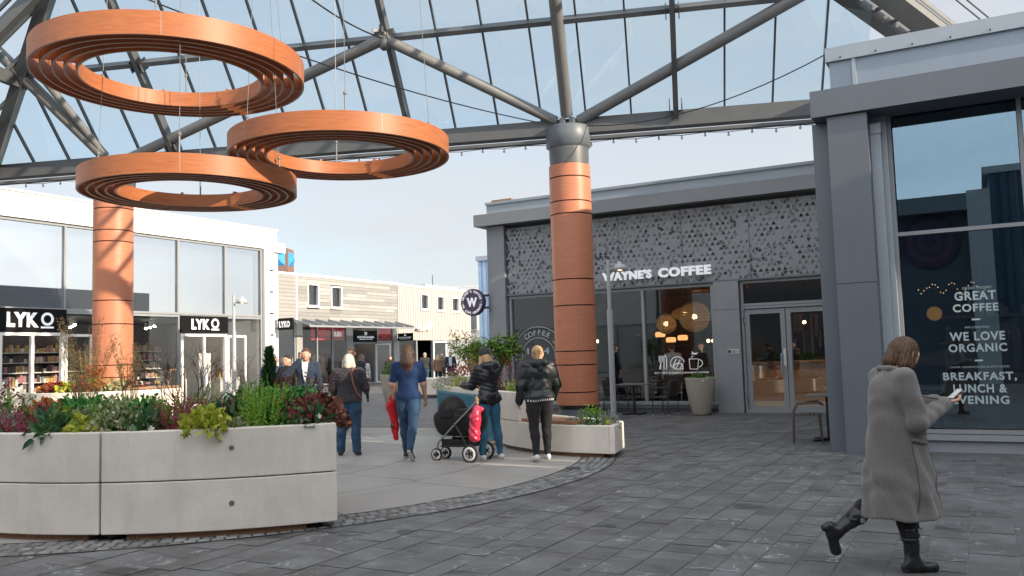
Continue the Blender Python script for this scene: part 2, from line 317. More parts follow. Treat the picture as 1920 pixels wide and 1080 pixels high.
# ================================================================== GLASS ROOF ON COLUMNS
CR = Vector((-7.89, 17.19, 0)); CL = Vector((-18.73, 13.64, 0)); EV = (CL-CR).normalized(); OV = Vector((-EV.y, EV.x, 0))
if OV.y < 0: OV = -OV
SL = R(49); UPV = -OV*math.cos(SL)+Vector((0, 0, math.sin(SL))); RN = EV.cross(UPV).normalized(); ZE = 6.75
def RP(s, u, off=0.): return Vector((CR.x, CR.y, ZE))+EV*s+UPV*u+RN*off*(1 if RN.z > 0 else -1)
def RI(x, y):
    d = ray(x, y); t = ((RP(0, 0)-CC).dot(RN))/d.dot(RN); P = CC+d*t-RP(0, 0); return P.dot(EV), P.dot(UPV)
def build_roof():
    T = thing("glass_roof", "glazed steel canopy roof of grey beams and glass over the plaza", "roof", (CR.x, CR.y, 6.75))
    S0, S1, UT, HK = -6.3, 14.8, 6.2, .93
    def top(s): return min(UT, max(.05, (S1-s)/HK))
    mb = MB(); mb.bar(RP(S0, -.12, -.1), RP(S1, -.12, -.1), .3, .34, up=(0, 0, 1)); mb.bar(RP(S0, -.33, -.28), RP(S1, -.33, -.28), .16, .07)
    mb.build("eave_beam", m_steel, T)
    for u in (2.36, 4.5):
        a = S1-HK*u; mb = MB(); mb.bar(RP(S0, u, -.16), RP(a, u, -.16), .1, .24, up=RN); mb.build("purlin", m_steel, T)
    for s in (-2.39, 3.62, 9.6):
        mb = MB(); mb.bar(RP(s, 0, -.2), RP(s, top(s), -.2), .11, .24, up=RN)
        for u in (2.2, .1):
            for k in (-1, 1): mb.bar(RP(s+k*.13, u, -.18), RP(s+k*.13, u+.26, -.18), .02, .3, up=RN)
        mb.build("rafter", m_steel, T)
    mb = MB(); mb.bar(RP(S1, 0, -.2), RP(S1-HK*UT, UT, -.2), .24, .34, up=RN); mb.build("hip_beam", m_steel, T)
    s = 3.62+10*1.0; xs = []
    while s > S0: xs.append(s); s -= 1.003
    for s in xs:
        if min(abs(s-q) for q in (-2.39, 3.62, 9.6)) < .3: continue
        mb = MB(); mb.bar(RP(s, 0, -.03), RP(s, top(s), -.03), .038, .08, up=RN); mb.build("glazing_bar", m_steel, T)
    gx = [S1]+xs+[S0]
    for a, b in zip(gx[:-1], gx[1:]):
        mb = MB(); q = [RP(a, 0, .04), RP(b, 0, .04), RP(b, top(b), .04), RP(a, top(a), .04)]; mb.add(q+[p+Vector((0, 0, .012)) for p in q], [(0, 1, 2, 3), (7, 6, 5, 4)]); mb.build("glass_pane", g_roof, T)
    # the slope towards the left, beyond the hip
    h0, h1 = RP(S1, 0), RP(S1-HK*UT, UT); e2 = -OV
    for k in range(1, 6):
        t = k/6; p = h0.lerp(h1, t); drop = (p-h0); base = h0+e2*drop.dot(e2); mb = MB(); mb.bar(p, base, .045, .1); mb.build("glazing_bar", m_steel, T)
    for t in (.36, .7):
        p = h0.lerp(h1, t); mb = MB(); mb.bar(p-Vector((0, 0, .15)), p+e2*7-Vector((0, 0, .15)), .14, .3); mb.build("purlin", m_steel, T)
    for k in (3.0,):
        p = h0+e2*k; mb = MB(); mb.bar(p, p+(h1-h0)-e2*(h1-h0).dot(e2), .16, .28); mb.build("rafter", m_steel, T)
    mb = MB(); mb.bar(h0, h0+e2*9, .3, .34); mb.build("eave_beam", m_steel, T)
    mb = MB(); q = [h0, h1, h1+e2*5, h0+e2*9]; mb.add([p+Vector((0, 0, .1)) for p in q], [(0, 1, 2, 3)]); mb.build("glass_pane", g_roof, T)
    # ridge and the slope coming down this side, above the viewer
    ra, rb = RP(S0, UT), RP(S1-HK*UT, UT); mb = MB(); mb.bar(ra, rb, .3, .3); mb.build("ridge_beam", m_steel, T)
    dn = -OV*math.cos(SL)*1.2-Vector((0, 0, math.sin(SL)*1.0))
    for k in range(0, 16):
        p = ra.lerp(rb, k/15); mb = MB(); mb.bar(p, p+dn*3.2, .07, .12); mb.build("glazing_bar", m_steel, T)
    mb = MB(); mb.bar(ra+dn*3.2, rb+dn*3.2, .3, .34); mb.build("eave_beam", m_steel, T)
    # branching struts from the column heads
    cr = Vector((CR.x, CR.y, 6.62)); cl = Vector((CL.x, CL.y, 6.55)); nodes = []
    nd = RP(*RI(727, 62), -.34); nr = RP(*RI(1600, -76), -.3); nl = RP(*RI(-62, 16), -.3)
    for a, b, r in ((cr, nd, .115), (cr, nr, .125), (cr, RP(*RI(1038, -60), -.3), .135), (cl, nd, .125), (cl, nl, .14), (cl, RP(*RI(80, 120), -.3), .09)):
        mb = MB(); d = (b-a).normalized(); mb.tube([a+d*.3, b], r, 16); mb.tube([b-d*.02, b+d*.14], r*.7, 12); mb.build("strut", m_pipe, T)
    for q in (nd, nr):
        mb = MB(); mb.tube([q+Vector((0, 0, -.14)), q+Vector((0, 0, .3))], .1, 14); mb.ball(q+Vector((0, 0, -.16)), .1, 12)
        for k in range(6): a = k*math.pi/3; mb.bar(q+Vector((0, 0, .12)), q+Vector((.26*math.cos(a), .26*math.sin(a), .12)), .03, .12)
        mb.build("node_joint", m_steel, T)
    return T, nd
ROOF, NODE = build_roof()
def build_column(c, zt, name_label):
    T = thing("column", name_label, "column", (c.x, c.y, 0)); x, y = c.x, c.y; rr = .462
    mb = MB(); mb.lathe([(rr-.05, 0), (rr-.05, .41)], (x, y, 0), 40); mb.build("base", m_cladd, T)
    zs = [.41, .70, 1.29, 1.585, 2.58, 3.155, 4.6, 4.88, 5.42, 5.72]
    for a, b in zip(zs[:-1], zs[1:]):
        mb = MB(); mb.lathe([(rr, a+.014), (rr, b-.014)], (x, y, 0), 64); mb.lathe([(rr, b-.014), (rr-.04, b-.010)], (x, y, 0), 64); mb.lathe([(rr-.04, a+.010), (rr, a+.014)], (x, y, 0), 64); sa = (a*7.3) % 6.28; mb.build("veneer_drum", m_wood, T); MB().box((rr-.004, -.003, a+.016), (rr+.0015, .003, b-.016)).xf(Matrix.Translation((x, y, 0)) @ Matrix.Rotation(sa, 4, 'Z')).build("seam", m_cladd, T)
    mb = MB(); mb.lathe([(rr-.035, .34), (rr-.035, zs[-1])], (x, y, 0), 40); mb.build("core", m_black, T)
    mb = MB(); mb.lathe([(rr-.03, zs[-1]), (rr-.02, zt-.72), (rr-.02, zt-.52)], (x, y, 0), 40); mb.build("collar", m_steel, T)
    mb = MB(); mb.lathe([(rr-.03, zt-.53), (rr+.04, zt-.47), (rr+.04, zt-.06), (rr+.02, zt-.03), (0, zt-.03)], (x, y, 0), 40)
    for k in range(8): a = k*math.pi/4; mb.box((x+.28*math.cos(a)-.05, y+.28*math.sin(a)-.05, zt-.04), (x+.28*math.cos(a)+.05, y+.28*math.sin(a)+.05, zt+.14))
    mb.build("capital", m_cladd, T)
build_column(CR, 6.62, "wood clad round column between the coffee shop and the low concrete bench")
build_column(CL, 6.5, "wood clad round column in front of the white cosmetics shop")
# string of bulbs under the eave beam
def build_bulbs():
    T = thing("string_lights", "string of small unlit bulbs along the underside of the eave beam", "string lights", RP(0, -.4))
    pts = [RP(s*.5, -.42, -.22)+Vector((0, 0, -.03*(1 if int(s) % 2 else 0))) for s in range(-12, 29)]
    mb = MB(); mb.tube(pts, .008, 5); mb.build("cord", m_black, T); gl = M("bulb glass", (.85, .85, .82), .2, var=0)
    for p in pts:
        mb = MB(); mb.tube([p, p-Vector((0, 0, .04))], .014, 6, 1); mb.ball(p-Vector((0, 0, .065)), .032, 8); mb.build("bulb", [gl, m_black], T)
build_bulbs()
def build_side_beam():
    a = AT(1560, -60, 16.2); b = AT(1800, 118, 18.6); d = (b-a).normalized(); s = d.cross(Vector((0, 0, 1))).normalized()
    T = thing("roof_beam", "twin grey steel beam with wire and bulbs running above the pale upper wall", "beam", a)
    mb = MB(); mb.bar(a-s*.3, b-s*.3, .26, .36); mb.build("beam", m_steel, T)
    mb = MB(); mb.bar(a+s*.2, b+s*.2, .45, .12); mb.bar(a+s*.45+Vector((0, 0, .12)), b+s*.45+Vector((0, 0, .12)), .06, .36); mb.build("gutter", m_pipe, T)
    mb = MB()
    for k in range(9): p = a.lerp(b, k/8); mb.bar(p-s*.3, p+s*.3, .1, .04)
    mb.build("bracket", m_pipe, T)
    for w in (.85, 1.0):
        mb = MB(); mb.tube([a+s*w+Vector((0, 0, .35)), b+s*w+Vector((0, 0, .35))], .018, 6); mb.build("rail", m_steel, T)
    for k in range(8):
        p = a.lerp(b, .2+k*.09)-Vector((0, 0, .2)); mb = MB(); mb.ball(p, .04, 8); mb.build("bulb", m_offw, T)
build_side_beam()
def sag(a, b, drop, n=14): return [a.lerp(b, i/n)-Vector((0, 0, drop*4*(i/n)*(1-i/n))) for i in range(n+1)]
crt = Vector((CR.x, CR.y, 6.6))
tag(MB().tube(sag(AT(230, -20, 13), crt, .25), .013, 5).build("cable", m_black), "thin twisted cable slung across from upper left to the coffee shop column", "cable")
tag(MB().tube(sag(AT(560, -20, 15), NODE, .1), .016, 5).build("cable", m_black), "short thick cable reaching up from the roof node above the rings", "cable")
tag(MB().tube(sag(crt+Vector((.3, 0, 0)), PY(1552, 100, 15), .35), .011, 5).build("cable", m_black), "thin black cable drooping from the column head to the pale upper wall", "cable")
tag(MB().tube(sag(crt, PY(850, 272, 19.0), .05), .014, 5).build("tie_rod", m_offw), "pale tie rod from the column head down to the eave beam", "tie rod")
# ================================================================== PENDANT RINGS
def build_ring(c, r, label, hs=.40):
    T = thing("pendant_ring", label, "pendant", c, group="wooden rings hung over the plaza"); n = 5; step = r*.40/n
    for k in range(n):
        ro = r-k*step; ri = ro-.03; mb = MB(); h = hs*(1-.07*k)
        prof_o = [(ro, .0), (ro, h)]
        mb.lathe([(ro, .0), (ro, h)], c, 96); mb.lathe([(ri, h), (ri, 0)], c, 96); mb.lathe([(ro, h), (ri, h)], c, 96, 1, False); mb.lathe([(ri, 0), (ro, 0)], c, 96, 1, False)
        rb_ = mb.build("ring_band", [m_ring, m_ringedge], T)
        if k == 0:
            for q in range(5): MB().box((ro-.002, -.0035, .006), (ro+.002, .0035, h-.006)).xf(Matrix.Translation(c) @ Matrix.Rotation(q*1.2566+r*3, 4, 'Z')).build("seam", m_ringedge, rb_)
    for k in range(8):
        mb = MB(); a = k*math.pi/4+.2; u = Vector((math.cos(a), math.sin(a), 0)); mb.bar(Vector(c)+u*(r-.02)+Vector((0, 0, hs*.6)), Vector(c)+u*(r-step*(n-1))+Vector((0, 0, hs*.6)), .03, hs*.5); mb.build("spacer", m_ring, T)
    for k in range(4):
        a = k*math.pi/2+.75; p = Vector(c)+Vector((math.cos(a)*(r-step*2), math.sin(a)*(r-step*2), hs*.8)); q = Vector((p.x*.75+c[0]*.25, p.y*.75+c[1]*.25, 10.8))
        mb = MB(); mb.tube([p, q], .0045, 5); mb.tube([p, p+(q-p).normalized()*.32], .012, 6); mb.ball(p+(q-p).normalized()*.34, .028, 6); mb.build("suspension_cable", m_pipe, T)
def rc(x, y, t): return tuple(AT(x, y, t))
build_ring(rc(324, 153, 12.3), 1.84, "largest wooden ring pendant, hanging highest and furthest left", .31)
build_ring(rc(358, 365, 11.7), 1.41, "lowest wooden ring pendant, hanging in front of the left column", .25)
build_ring(rc(639, 297, 11.85), 1.5, "middle height wooden ring pendant, nearest the coffee shop", .25)
# ================================================================== BUILDINGS
def rect(mb, face, a0, a1, z0, z1, d, th, mi=0):
    """board on a facade: face 'S' runs along x at y=d, 'E' runs along y at x=d; th is its thickness outwards"""
    if face == 'S': mb.box((a0, d-th, z0), (a1, d, z1), mi)
    else: mb.box((d, a0, z0), (d+th, a1, z1), mi)
    return mb
def frame(name, mat, T, face, a0, a1, z0, z1, d, w=.06, th=.08, mull=(), trans=()):
    mb = MB(); rect(mb, face, a0, a0+w, z0, z1, d, th); rect(mb, face, a1-w, a1, z0, z1, d, th); rect(mb, face, a0+w, a1-w, z1-w, z1, d, th-.004); rect(mb, face, a0+w, a1-w, z0, z0+w, d, th-.004)
    for m in mull: rect(mb, face, m-w/2, m+w/2, z0+w, z1-w, d, th-.002)
    for t in trans: rect(mb, face, a0+w, a1-w, t-w/2, t+w/2, d, th-.006)
    return mb.build(name, mat, T)
def pane(name, mat, T, face, a0, a1, z0, z1, d): return rect(MB(), face, a0, a1, z0, z1, d, .012).build(name, mat, T)
def letters(name, body, mat, face, a0, a1, z0, z1, d, T=None, depth=.03, bold=.012, local=False):
    mb = fit(text_mb(body, 1, bold, 1.), 0, a1-a0, 0, z1-z0); mb.v = [(x, y, z*depth+depth/2) for x, y, z in mb.v]
    o = Vector((a0, d, z0)) if face == 'S' else Vector((d, a0, z0)); mb.xf(stand(o, face)); return mb.build(name, mat, T)
m_decal = M("pale window lettering", (.38, .46, .48), .5, var=.02)
# ------------------------------------------------------------------ coffee shop straight ahead
YW = 20.75
def build_cafe():
    T = thing("coffee_shop", "grey coffee shop with perforated triangle screen above its windows", "coffee shop", (-8, YW, 0)); F = YW
    xl, xr = -12.12, 1.5
    mb = MB(); mb.box((xl, F+.3, 0), (xl+.3, F+9, 5.3)); mb.box((xl+.3, F+8.7, 0), (xr, F+9, 5.3)); mb.build("side_wall", m_cladd, T)
    mb = MB(); mb.box((xl+.3, F+.35, 3.25), (xr, F+.5, 5.15)); mb.box((xl+.02, F+.3, 5.15), (xr, F+9, 5.3)); mb.build("wall", m_clad, T)
    mb = MB(); mb.box((xl+.35, F+.4, -.01), (xr, F+8.7, .015)); mb.build("shop_floor", m_floor, T)
    mb = MB(); mb.box((xl-.0, F-.1, 0), (xl+.12, F+.28, 5.16)); mb.box((xl+.12, F-.14, 0), (-11.55, F+.3, 5.16)); mb.build("pillar", m_clad, T)
    mb = MB(); mb.box((-12.4, F-.34, 5.17), (xr, F+.4, 5.5)); mb.build("fascia", m_clad, T)
    mb = MB(); mb.box((-12.15, F-.02, 5.5), (xr, F+.5, 5.86)); mb.box((-12.18, F-.06, 5.8), (xr, F-.02, 5.87)); mb.build("roof_edge", m_silver, T)
    mb = MB(); mb.box((-12.05, F+.1, 5.87), (-11.4, F+.6, 5.95)); mb.build("roof_hatch", m_planks, T)
    # screen of folded triangles
    r = random.Random(11); a = .142; hh = a*.866; mb = MB(); z0, rows = 3.215, 15; nx = int((9.85)/a*2)
    for j in range(rows):
        for i in range(nx):
            up = (i+j) % 2 == 0; x0 = -11.53+i*a/2; za, zb = z0+j*hh, z0+(j+1)*hh
            p = [(x0, za), (x0+a, za), (x0+a/2, zb)] if up else [(x0, zb), (x0+a/2, za), (x0+a, zb)]
            P = [Vector((q[0], F-.05, q[1])) for q in p]; c = (P[0]+P[1]+P[2])/3
            edge = j in (0, rows-1) or i in (0, 1, nx-1)
            if r.random() < ((.84 if up else .16) if not edge else (.7 if up else .4)):
                Q = [c+(q-c)*.74 for q in P]; mb.add(P+Q, [(k, (k+1) % 3, 3+(k+1) % 3, 3+k) for k in range(3)])
                if r.random() < .75:
                    k = 1 if up and r.random() < .6 else r.randrange(3); h0, h1, t = Q[k], Q[(k+1) % 3], Q[(k+2) % 3]; m = (h0+h1)/2; an = R(r.uniform(12, 38))
                    mb.add([h0, h1, m+(t-m)*math.cos(an)+Vector((0, (t-m).length*math.sin(an), 0))], [(0, 1, 2)])
            else: mb.add(P, [(0, 1, 2)])
    ob = mb.build("perforated_screen", m_clad, T); so_ = ob.modifiers.new("solid", 'SOLIDIFY'); so_.thickness = .004
    mb = MB()
    for k in range(1, 5): x = -11.53+k*1.68; mb.box((x-.008, F-.058, 3.2), (x+.008, F-.052, 5.06))
    mb.box((-11.55, F-.09, 3.17), (-1.62, F-.04, 3.213)); mb.build("screen_trim", m_cladd, T)
    # windows
    frame("window_frame", m_alu, T, 'S', -11.5, -5.76, .2, 3.16, F+.1, .07, .12, mull=(-9.6, -7.6))
    for a0, a1 in ((-11.43, -9.635), (-9.565, -7.635), (-7.565, -5.83)): pane("window_pane", g_cafe, T, 'S', a0, a1, .27, 3.09, F+.06)
    mb = MB(); mb.box((-11.53, F-.13, .18), (-5.73, F+.1, .24)); mb.box((-11.53, F-.05, .1), (-5.73, F+.1, .175)); mb.build("sill", m_alu, T)
    mb = MB(); mb.box((-11.53, F, 0), (-5.73, F+.1, .097)); mb.build("plinth", m_cladd, T)
    mb = MB(); mb.box((-5.73, F-.12, 0), (-5.12, F+.3, 3.17)); mb.build("pier", m_clad, T); MB().box((-3.04, F-.12, 0), (-1.62, F+.3, 3.165)).build("pier", m_clad, T)
    mb = MB(); mb.box((-5.733, F-.123, 2.48), (-5.117, F-.1, 2.49)); mb.build("joint", m_black, T)
    frame("transom_frame", m_alu, T, 'S', -5.1, -3.05, 2.55, 3.16, F+.12, .06, .12)
    pane("transom_pane", g_cafe, T, 'S', -5.04, -3.11, 2.61, 3.1, F+.08)
    frame("door_frame", m_alu, T, 'S', -5.1, -3.05, .0, 2.54, F+.12, .06, .14)
    for a0, a1, hx in ((-5.03, -4.09, -4.2), (-4.07, -3.12, -3.97)):
        d = frame("door", m_alu, T, 'S', a0, a1, .03, 2.46, F+.09, .11, .07); pane("door_pane", g_cafe, d, 'S', a0+.1, a1-.1, .13, 2.36, F+.05)
        mb = MB(); mb.tube([(hx, F-.07, .95), (hx, F-.07, 1.4)], .017, 8)
        for z in (1.0, 1.35): mb.tube([(hx, F-.07, z), (hx, F+.03, z)], .012, 6)
        mb.build("door_handle", m_silver, d)
        for z in (.3, 2.15): MB().box(((a0 if hx < -4.1 else a1)-.03, F-.02, z), ((a0 if hx < -4.1 else a1)+.03, F+.03, z+.12)).build("hinge", m_alu, d)
    mb = MB(); mb.box((-4.16, F-.006, 1.1), (-4.1, F+.012, 1.5)); mb.build("lock_plate", m_offw, T)
    # drawings on the glass
    mb = MB(); y = F+.036; line = lambda pts, w=.008: mb.tube([PY(px, py, y) for px, py in pts], w, 4)
    arc = lambda cx, cy_, rx, ry, a0, a1, n=14: [(cx+rx*math.cos(R(a0+(a1-a0)*i/n)), cy_+ry*math.sin(R(a0+(a1-a0)*i/n))) for i in range(n+1)]
    for q in (1236, 1239, 1242): line([(q, 667), (q, 677)])
    line([(1236, 677), (1239, 681), (1242, 677)]); line([(1239, 681), (1239, 692), (1236.5, 692), (1236.5, 675+17), (1239, 681)])
    line([(1247, 666), (1250, 672), (1250, 692), (1245, 692), (1245, 668), (1247, 666)])
    line(arc(1270, 681, 13, 12, 150, 350)); line(arc(1272, 690, 9, 9, 160, 370)); line([(1262, 686), (1268, 673)]); line([(1268, 690), (1275, 674)]); line([(1275, 691), (1281, 681)]); line([(1258, 686), (1268, 692), (1281, 692)])
    line([(1292, 673), (1310, 673), (1308, 692), (1294, 692), (1292, 673)]); line(arc(1310, 681, 7, 7, -80, 90)); line(arc(1301, 666, 5, 4, 200, 340)); line(arc(1303, 660, 5, 4, 0, 200)); line([(1296, 670), (1300, 667)])
    mb.build("window_drawing", m_letter, T)
    letters("window_lettering", "EAT, FIKA & ENJOY ORGANIC COFFEE", m_letter, 'S', -7.37, -5.98, .945, .995, y+.01, T, .004, .0)
    # round badge drawn on the left pane
    mb = MB(); c = PY(1010, 668, y)
    for rr in (.80, .50): mb.tube([(c.x+rr*math.cos(R(t)), y, c.z+rr*math.sin(R(t))) for t in range(-10, 200, 6)], .010, 4)
    for i, chh in enumerate("EST  COFFEE SHOP"):
        if chh == ' ': continue
        t = R(185-i*12.3); g_ = text_mb(chh, .2, .002, .004); g_.xf(Matrix.Translation((c.x+.58*math.cos(t), y, c.z+.58*math.sin(t))) @ Matrix.Rotation(R(90), 4, 'X') @ Matrix.Rotation(t-R(90), 4, 'Z')); mb.v += []; mb.add(g_.v, g_.f)
    g_ = fit(text_mb("1994", 1, .01, .004), -.34, .34, 0, .17); g_.xf(stand(Vector((c.x, y, c.z+.06)), 'S')); mb.add(g_.v, g_.f)
    mb.build("window_badge", m_decal, T)
    # inside: back wall, counter, lamps
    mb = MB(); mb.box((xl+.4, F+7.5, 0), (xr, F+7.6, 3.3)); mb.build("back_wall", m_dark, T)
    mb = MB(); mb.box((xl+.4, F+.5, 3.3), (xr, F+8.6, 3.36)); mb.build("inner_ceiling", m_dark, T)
    mb = MB(); mb.box((-6.6, F+4.2, 0), (-3.2, F+4.9, 1.1)); mb.box((-6.65, F+4.15, 1.1), (-3.15, F+4.95, 1.14)); mb.build("counter", m_planks, T)
    mb = MB()
    for k in range(3): mb.box((-11, F+1.2, .0), (-6.4, F+1.7, .48))
    mb.build("bench_seat", m_dark, T)
    mb = MB()
    for i in range(26):
        x = -5.0+r.random()*1.9; mb.box((x, F+5.6, 1.3+.5*r.randrange(3)), (x+.12, F+5.75, 1.3+.5*r.randrange(3)+.2))
    mb.build("shelf_goods", M("jar and tin", (.3, .16, .07), .5, var=.5), T)
build_cafe()
WL = thing("shop_lettering", "large raised white capital letters fixed across the perforated grey screen", "sign", (-8.6, YW-.1, 3.38))
letters("word", "WAYNE'S", m_letter, 'S', -8.62, -7.28, 3.38, 3.61, YW-.1, WL, .07, .045); letters("word", "COFFEE", m_letter, 'S', -7.1, -5.75, 3.375, 3.615, YW-.1, WL, .07, .045)
m_plum = M("plum sign face", (.075, .045, .10), .4, var=.08); m_navy = M("navy sign edge", (.03, .035, .09), .4)
def round_sign():
    c = PY(887, 567, 20.45); T = thing("round_sign", "round plum projecting sign with a white W beside the coffee shop pillar", "sign", c); rr = .365
    mb = MB(); mb.lathe([(0, 0), (rr, 0), (rr, .12), (0, .12)], (0, 0, 0), 48, smooth=False); mb.m = [1 if 48 <= k % 999 else 0 for k in range(len(mb.m))]; mb.xf(Matrix.Translation(c) @ Matrix.Rotation(R(90), 4, 'X')); mb.v = [(x, y+.06, z) for x, y, z in mb.v]; mb.build("sign_drum", [m_plum, m_plum], T)
    mb = MB(); mb.lathe([(rr+.004, -.02), (rr+.014, -.02), (rr+.014, .1), (rr+.004, .1)], (0, 0, 0), 48); mb.xf(Matrix.Translation(c) @ Matrix.Rotation(R(90), 4, 'X')); mb.v = [(x, y+.06, z) for x, y, z in mb.v]; mb.build("rim", m_navy, T)
    y = c.y-.065
    g_ = fit(text_mb("W", 1, .05, .012), -.17, .17, -.13, .13); g_.xf(stand(Vector((c.x, y, c.z)), 'S')); g_.build("emblem", m_letter, T)
    mb = MB()
    for body, a0, sgn in (("WAYNE'S COFFEE", 162, -1), ("WE LOVE ORGANIC", 196, 1)):
        n = len(body)-1; sp = 144 if sgn < 0 else 148
        for i, chh in enumerate(body):
            if chh == ' ': continue
            t = R(a0+sgn*sp*i/n); g_ = text_mb(chh, .088, .002, .012); ro = .275 if sgn < 0 else .33
            g_.xf(Matrix.Translation((c.x+ro*math.cos(t), y, c.z+ro*math.sin(t))) @ Matrix.Rotation(R(90), 4, 'X') @ Matrix.Rotation(t+(R(-90) if sgn < 0 else R(90)), 4, 'Z')); mb.add(g_.v, g_.f)
    for s in (-1, 1): mb.ball((c.x+s*.3, y, c.z), .012, 8)
    mb.build("rim_lettering", m_letter, T)
    MB().box((c.x+rr, c.y-.03, c.z-.2), (c.x+rr+.14, c.y+.03, c.z-.14)).box((c.x+rr, c.y-.03, c.z+.14), (c.x+rr+.14, c.y+.03, c.z+.2)).build("bracket", m_black, T)
round_sign()
tag(MB().box((-5.44, YW-.135, 1.42), (-5.17, YW-.121, 1.52), 0).box((-5.43, YW-.139, 1.435), (-5.36, YW-.136, 1.505), 1).box((-5.34, YW-.139, 1.48), (-5.2, YW-.136, 1.492), 1).box((-5.34, YW-.139, 1.45), (-5.22, YW-.136, 1.462), 1).build("notice_plate", [m_offw, m_black]), "small pale notice plate on the grey pier left of the glass doors", "notice")
def woven(px, py, Y, r, sc, label):
    c = PY(px, py, Y); T = thing("woven_lamp", label, "lamp", c); m = M("woven cane", (.62, .44, .24), .7, var=.3, vs=20); mb = MB()
    for k in range(18):
        ph = math.pi*k/18
        mb.tube([c+Vector((r*math.sin(t)*math.cos(ph), r*math.sin(t)*math.sin(ph), r*sc*math.cos(t))) for t in np.linspace(0, 2*math.pi, 33)], .011, 4, cap=False)
    for k in range(1, 16):
        t = math.pi*k/16; mb.tube([c+Vector((r*math.sin(t)*math.cos(p), r*math.sin(t)*math.sin(p), r*sc*math.cos(t))) for p in np.linspace(0, 2*math.pi, 25)], .011, 4, cap=False)
    mb.build("shade", m, T); MB().ball(c, .07, 10).build("bulb", m_bulb, T); MB().tube([c+Vector((0, 0, r*sc)), Vector((c.x, c.y, 3.3))], .008, 5).build("cord", m_black, T)
woven(1302, 594, YW+1.3, .40, 1.0, "biggest round woven cane lamp behind the coffee shop window")
woven(1249, 607, YW+1.6, .27, 1.0, "smaller round woven cane lamp left of the biggest one")
woven(1284, 588, YW+2.4, .36, .5, "flattened woven cane lamp between the two round ones")
for i, (px, py, Y) in enumerate(((1280, 632, YW+3), (1258, 636, YW+3.4), (1238, 626, YW+3))):
    c = PY(px, py, Y); T = thing("pendant_lamp", ("small amber glass pendant under the biggest woven lamp", "small amber glass pendant, middle of three inside the coffee shop", "small amber glass pendant nearest the round column")[i], "lamp", c, group="amber pendants in the coffee shop")
    MB().lathe([(.05, .06), (.13, .05), (.15, -.02), (.13, -.09)], c, 16).build("shade", M("amber glass", (.7, .33, .12), .3, var=.05, emit=.9), T); MB().tube([c+Vector((0, 0, .06)), (c.x, c.y, 3.3)], .006, 4).build("cord", m_black, T)
for px, py, lab in ((1328, 639, "left warm bulb of a pair deep inside the coffee shop"), (1337, 639, "right warm bulb of a pair deep inside the coffee shop"), (1120, 640, "single warm bulb glowing beside the round column"), (1508, 604, "round warm lamp glowing behind the glass doors")):
    c = PY(px, py, YW+3.6); T = thing("wall_lamp", lab, "lamp", c); MB().ball(c, .05, 8).build("bulb", m_bulb, T); MB().tube([c, (c.x, c.y, 3.3)], .006, 4).build("cord", m_black, T)
